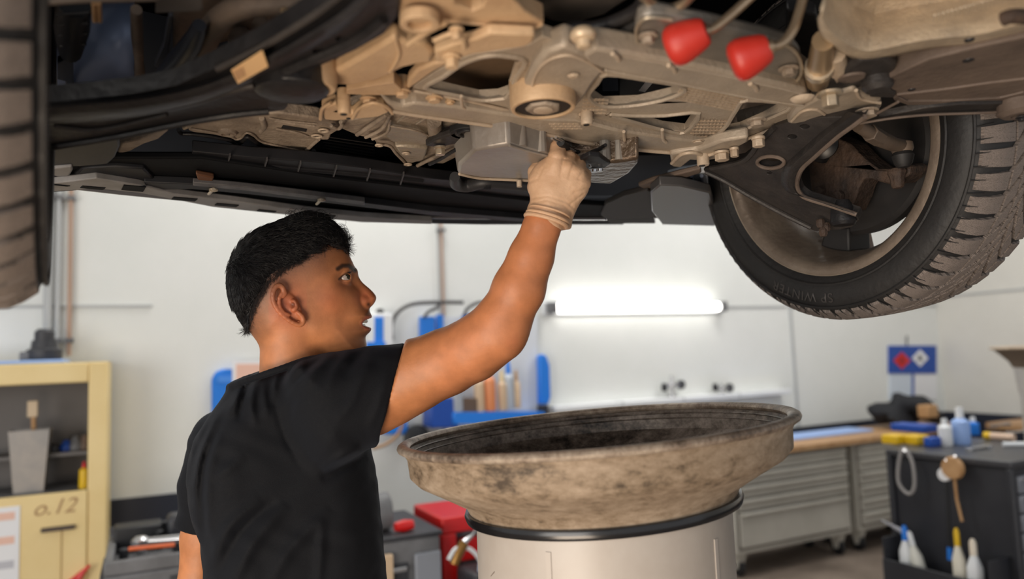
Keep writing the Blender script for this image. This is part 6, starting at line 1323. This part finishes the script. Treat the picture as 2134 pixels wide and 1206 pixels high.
k_ = ~((V[:, 2] > PY(600, 742, 1.35)[2]) & (proj(V)[:, 0] < 705) & ((V - cA_) @ cN > .012)); 
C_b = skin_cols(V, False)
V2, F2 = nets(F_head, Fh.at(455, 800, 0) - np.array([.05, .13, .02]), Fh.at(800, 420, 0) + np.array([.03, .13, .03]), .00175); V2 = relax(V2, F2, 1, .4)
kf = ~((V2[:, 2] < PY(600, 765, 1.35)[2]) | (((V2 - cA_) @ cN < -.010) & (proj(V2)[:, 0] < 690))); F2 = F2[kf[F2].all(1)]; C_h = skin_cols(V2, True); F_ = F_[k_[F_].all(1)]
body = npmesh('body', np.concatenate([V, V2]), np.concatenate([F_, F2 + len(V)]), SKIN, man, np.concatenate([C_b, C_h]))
V, F_ = nets(F_shirt, (-.72, 1.12, .96), (.02, 1.74, 1.62), .003); V = relax(V, F_, 2, .5); shirt = npmesh('t_shirt', V, F_, SHIRT, man)
V, F_ = nets(lambda P: np.maximum(F_glove(P), (P - (wa + wdir * .012)) @ wdir - .008), (-.0, 1.10, 1.68), (.18, 1.30, 1.93), .0016); V = relax(V, F_, 1, .4)
glove = npmesh('latex_glove', V, F_, GLV, man)
u_, w_ = s_u(wdir)
for k, (d_, r_, t_) in enumerate(((.016, .0345, .0036), (.010, .0340, .0030), (.001, .0332, .0018))):
    mb = MB(); mb.tube([wa + wdir * (d_ + .006 * math.cos(t + 2.2)) + (u_ * math.cos(t) + w_ * math.sin(t)) * r_ * (1.0 + .03 * math.sin(3 * t)) for t in np.linspace(0, 2 * math.pi, 41)[:-1]], t_, 10, closed=True); mb.build('rolled_cuff', GLV, glove)
# dirt on the glove's fingertip
# ---- eyes, teeth
for c_, s_ in ((eyeC, 1), (eyeC2, -1)):
    mb = MB(); mb.ball(c_, eyeR, 32); eb = mb.build('eyeball', mat('eye_white', (160, 148, 142), .2), man)
    gd = Fh.u * .70 + Fh.v * .36 + Fh.n * .62 * s_; gd /= np.linalg.norm(gd)
    rr = eyeR; mb = MB(); mb.lathe(c_, gd, [(.0076, rr * .80), (.0074, rr * .86), (.0045, rr * .975), (.001, rr * 1.014)], 24); ir = mb.build('iris', mat('grey_green_iris', (52, 50, 40), .15), eb)
    mb = MB(); mb.lathe(c_, gd, [(.0026, rr * 1.0), (.0024, rr * 1.016), (.0008, rr * 1.02)], 18); mb.build('pupil', mat('pupil_black', (6, 6, 8), .08), eb)
mb = MB(); mb.tube([Fh.at(763, 669, w) - Fh.u * (abs(w) ** 2 * 18) for w in np.linspace(-.02, .02, 13)], .0034, 10); mb.build('upper_teeth', mat('tooth_white', (216, 206, 192), .25), man)
mb = MB(); mb.tube([Fh.at(759, 678, w) - Fh.u * (abs(w) ** 2 * 18) for w in np.linspace(-.018, .018, 13)], .0026, 10); mb.build('lower_teeth', MATS['tooth_white'], man)
# lashes and brow hairs
def strands(name, curves, r0, m, parent, seg=3):
    """all curves the same number of points; tapering three-sided hairs"""
    A = np.array(curves); n, k, _ = A.shape; T = np.gradient(A, axis=1); T /= np.linalg.norm(T, axis=2, keepdims=True) + 1e-9
    a = np.array([.3, .5, .8]); U1 = np.cross(T, a); U1 /= np.linalg.norm(U1, axis=2, keepdims=True) + 1e-9; U2 = np.cross(T, U1); rad = (r0 * np.linspace(1, .25, k))[None, :, None]
    vs = np.stack([A + rad * (math.cos(2 * math.pi * j / seg) * U1 + math.sin(2 * math.pi * j / seg) * U2) for j in range(seg)], 2).reshape(-1, 3)
    b = (np.arange(n) * k * seg)[:, None, None] + (np.arange(k - 1) * seg)[None, :, None]; j = np.arange(seg)[None, None, :]; j2 = (j + 1) % seg
    f = np.stack([b + j, b + j2, b + seg + j2, b + seg + j], -1).reshape(-1, 4); return npmesh(name, vs, f, m, parent)
HAIR = mat('black_hair', (12, 11, 13), .38, spec=.5); HCAP = mat('black_hair_base', (9, 8, 10), .85, spec=.15)
cur = []
for k in range(320):
    t = rng.random(); q = np.array([np.interp(t, (0, .45, 1), (703, 722, 741)), np.interp(t, (0, .45, 1), (561, 549, 566))]) + rng.normal(0, 1.6, 2)
    w = np.interp(t, (0, 1), (.047, .012)); base = Fh.at(q[0], q[1], w); d = (-Fh.u * .7 + Fh.v * .2 * (1 - 2 * t) + Fh.n * .3) * .006; cur.append([base + d * s for s in (0, .5, 1)])
strands('eyebrow', cur, .0003, HAIR, man)
cur = []
for k in range(40):
    t = k / 39; q = (np.interp(t, (0, .5, 1), (707, 717, 729)), np.interp(t, (0, .5, 1), (581, 572, 569))); base = Fh.at(q[0], q[1], np.interp(t, (0, 1), (.0425, .0375))); d = Fh.u * .0055 + Fh.v * .0035 + Fh.n * .001; cur.append([base, base + d * .6, base + d + Fh.v * .0015])
strands('eyelashes', cur, .00022, HAIR, man)
# ---- hair: cap with waves plus strands
Ph = Poly(Fh, hair_px[:24] + [(560, 640), (620, 600), (660, 560), (700, 530)], 3, .0012)
def F_hair(P):
    x, y, aw, Q_ = nearpx(P); sx = lambda t, a, b: (lambda q: q * q * (3 - 2 * q))(np.clip((t - a) / (b - a), 0, 1))
    prog = sx((x - 560) * .35 + (y - 560), -60, 230); W_ = .0755 - .020 * prog - .012 * sx(x, 640, 790); F = Psk.infl(P, .078 - .016 * prog, W_)
    reg = seg_poly_sd(x, y, hairA) * .00085; q = np.clip(reg / .022, 0, 1); t = .0032 + .0072 * q * q * (3 - 2 * q); top = (y < 500) | ((x < 520) & (y < 640)); t = np.where(top, np.maximum(t, .0075), t) + .0075 * np.exp(-((x - 648) ** 2 + (y - 448) ** 2) / 2200) + .004 * np.exp(-((x - 708) ** 2 + (y - 474) ** 2) / 300)
    F = F - t + (.0013 * np.sin(x * .16 + y * .09 + 1.5 * np.sin(y * .07)) * np.sin(y * .21 - x * .05) + .0006 * np.sin(x * .5 + 2 * np.sin(y * .2)) * np.sin(y * .55)) * q
    rr = np.where(top, .01, reg); return np.maximum(F, -rr)
V, F_ = nets(F_hair, Fh.at(455, 800, 0) - np.array([.03, .12, -.05]), Fh.at(745, 420, 0) + np.array([.03, .12, .03]), .0022); V = relax(V, F_, 2); hair = npmesh('hair', V, F_, HCAP, man)
nrm = np.empty(len(V) * 3, np.float32); hair.data.vertices.foreach_get('normal', nrm); nrm = nrm.reshape(-1, 3)
px_ = proj(V); wloc = (V - Fh.o) @ Fh.n; cand = np.where((wloc > -.03) & (((nrm @ Fh.n) > -.35)))[0]; cur = []
ctr = np.array([520., 600.])
for i in rng.choice(cand, 9000):
    x, y = px_[i]; N_ = nrm[i]; front = np.clip((x - 560) / 150, 0, 1); low = np.clip((y - 540) / 120, 0, 1)
    d = Fh.u * (1.0 - 1.25 * low) + Fh.v * (-.15 - 1.0 * low + .35 * front) ; d = d + rng.normal(0, .22, 3); d = d - (d @ N_) * N_; d /= np.linalg.norm(d); s_ = np.cross(d, N_)
    Ln = .014 + .012 * rng.random() + .012 * front * (y < 520); ph = rng.random() * 6; am = .0012 + .0042 * front * rng.random(); lift = .0012 + .004 * front * rng.random() + .001 * rng.random()
    if y > 560: Ln *= .75; lift *= .6
    if x > 685: Ln *= .55; lift *= .5; am *= 1.6; d = (d - Fh.v * .5); d /= np.linalg.norm(d)
    fr_ = 2.2 + 2.5 * front
    cur.append([V[i] - N_ * .001 + d * Ln * t + s_ * am * math.sin(ph + fr_ * t * 2) + N_ * (lift * math.sin(t * 2.6)) - Fh.v * (.004 * front * t * t) for t in np.linspace(0, 1, 7)])
strands('hair_strands', cur, .0005, HAIR, hair)['kind'] = 'stuff'
# curls along the forehead and crown
cur = []
for k in range(420):
    t = rng.random(); bx_ = np.interp(t, (0, .35, .6, 1), (652, 690, 708, 722)); by_ = np.interp(t, (0, .35, .6, 1), (520, 500, 482, 498)) + rng.normal(0, 7)
    if rng.random() < .35: bx_, by_ = rng.uniform(600, 690), 452 + rng.normal(0, 4)
    w = rng.uniform(-.045, .058) * (1 if bx_ < 700 else .75); c0 = Fh.at(bx_, by_, w); R1 = rng.uniform(.004, .0085); a0 = rng.random() * 6.28; tw = rng.choice((-1, 1)); dd = (Fh.u * rng.uniform(.2, .9) + Fh.v * rng.uniform(-.6, .5) + Fh.n * rng.normal(0, .5)) * .007
    cur.append([c0 + dd * s + R1 * (math.cos(a0 + tw * 4.2 * s) * Fh.u + math.sin(a0 + tw * 4.2 * s) * Fh.v) + Fh.n * .004 * s * tw for s in np.linspace(0, 1, 9)])
strands('front_curls', cur, .00042, HAIR, hair)['kind'] = 'stuff'
# short faded hairs under the cap edge
V2n = np.empty(0); cur = []
for k in range(1500):
    t = rng.random() * 5.0; i = int(t); E_ = [(512, 690), (522, 655), (534, 622), (552, 592), (588, 557), (640, 530), (650, 528)]; a, b = np.array(E_[i]), np.array(E_[i + 1]); q = a + (b - a) * (t - i) + rng.normal(0, 3.2, 2) + np.array([3, 4]) * rng.random()
    d0 = float(Psk.d(*[np.array([z]) for z in Fh.uv(*q)])[0]); sc = max(0, (.078 - d0) / .078); w = .0745 * math.sqrt(max(0, 1 - sc * sc)); base = Fh.at(q[0], q[1], w - .001); d = Fh.v * -.006 + Fh.u * rng.normal(-.001, .0012) + Fh.n * .0022
    cur.append([base, base + d * .5 + Fh.n * .0006, base + d])
strands('faded_hair', cur, .00028, mat('dark_brown_short_hair', (34, 27, 26), .6), hair)['kind'] = 'stuff'
# ---- trousers, shoes (below the frame)
TR = mat('dark_work_trousers', (34, 36, 44), .85); SH = mat('black_work_shoe', (22, 22, 24), .5)
hx, hy = PY(615, 1206, 1.42)[0], 1.42
Bf = np.array([.80, .60, 0]); Bs = np.array([.60, -.80, 0])       # body forward, body right
hc = np.array([hx, hy, 0])
def F_tr(P):
    F = np.linalg.norm((P - (hc + UZ * .98)) * np.array([1, 1, .75]), axis=1) - .15
    for s in (-1, 1):
        h0 = hc + Bs * .09 * s + UZ * .92; kn_ = hc + Bs * .12 * s + Bf * .03 + UZ * .50; an_ = hc + Bs * .14 * s + UZ * .09
        F = smin(F, smin(rc(P, h0, .098, kn_, .072), rc(P, kn_, .072, an_, .062), .02), .04)
    return np.maximum(F, .07 - P[:, 2]) if True else F
V, F_ = nets(F_tr, hc + np.array([-.36, -.36, .04]), hc + np.array([.36, .36, 1.16]), .012, safety=2); npmesh('trousers', relax(V, F_, 1), F_, TR, man)
for s in (-1, 1):
    an_ = hc + Bs * .14 * s; 
    V, F_ = nets(lambda P: np.maximum(smin(rc(P, an_ - Bf * .04 + UZ * .045, .045, an_ + Bf * .15 + UZ * .035, .042), rc(P, an_ + UZ * .06, .045, an_ + UZ * .11, .05), .03), .004 - P[:, 2]), an_ + np.array([-.25, -.25, -.02]), an_ + np.array([.25, .25, .2]), .007, safety=2); sh_ = npmesh('shoe', V, F_, SH, man)
    mb = MB(); mb.box(an_ + Bf * .055 + UZ * .007, Bf * .14, Bs * .042, UZ * .007); mb.build('sole', RUB, sh_, bevel=.006)
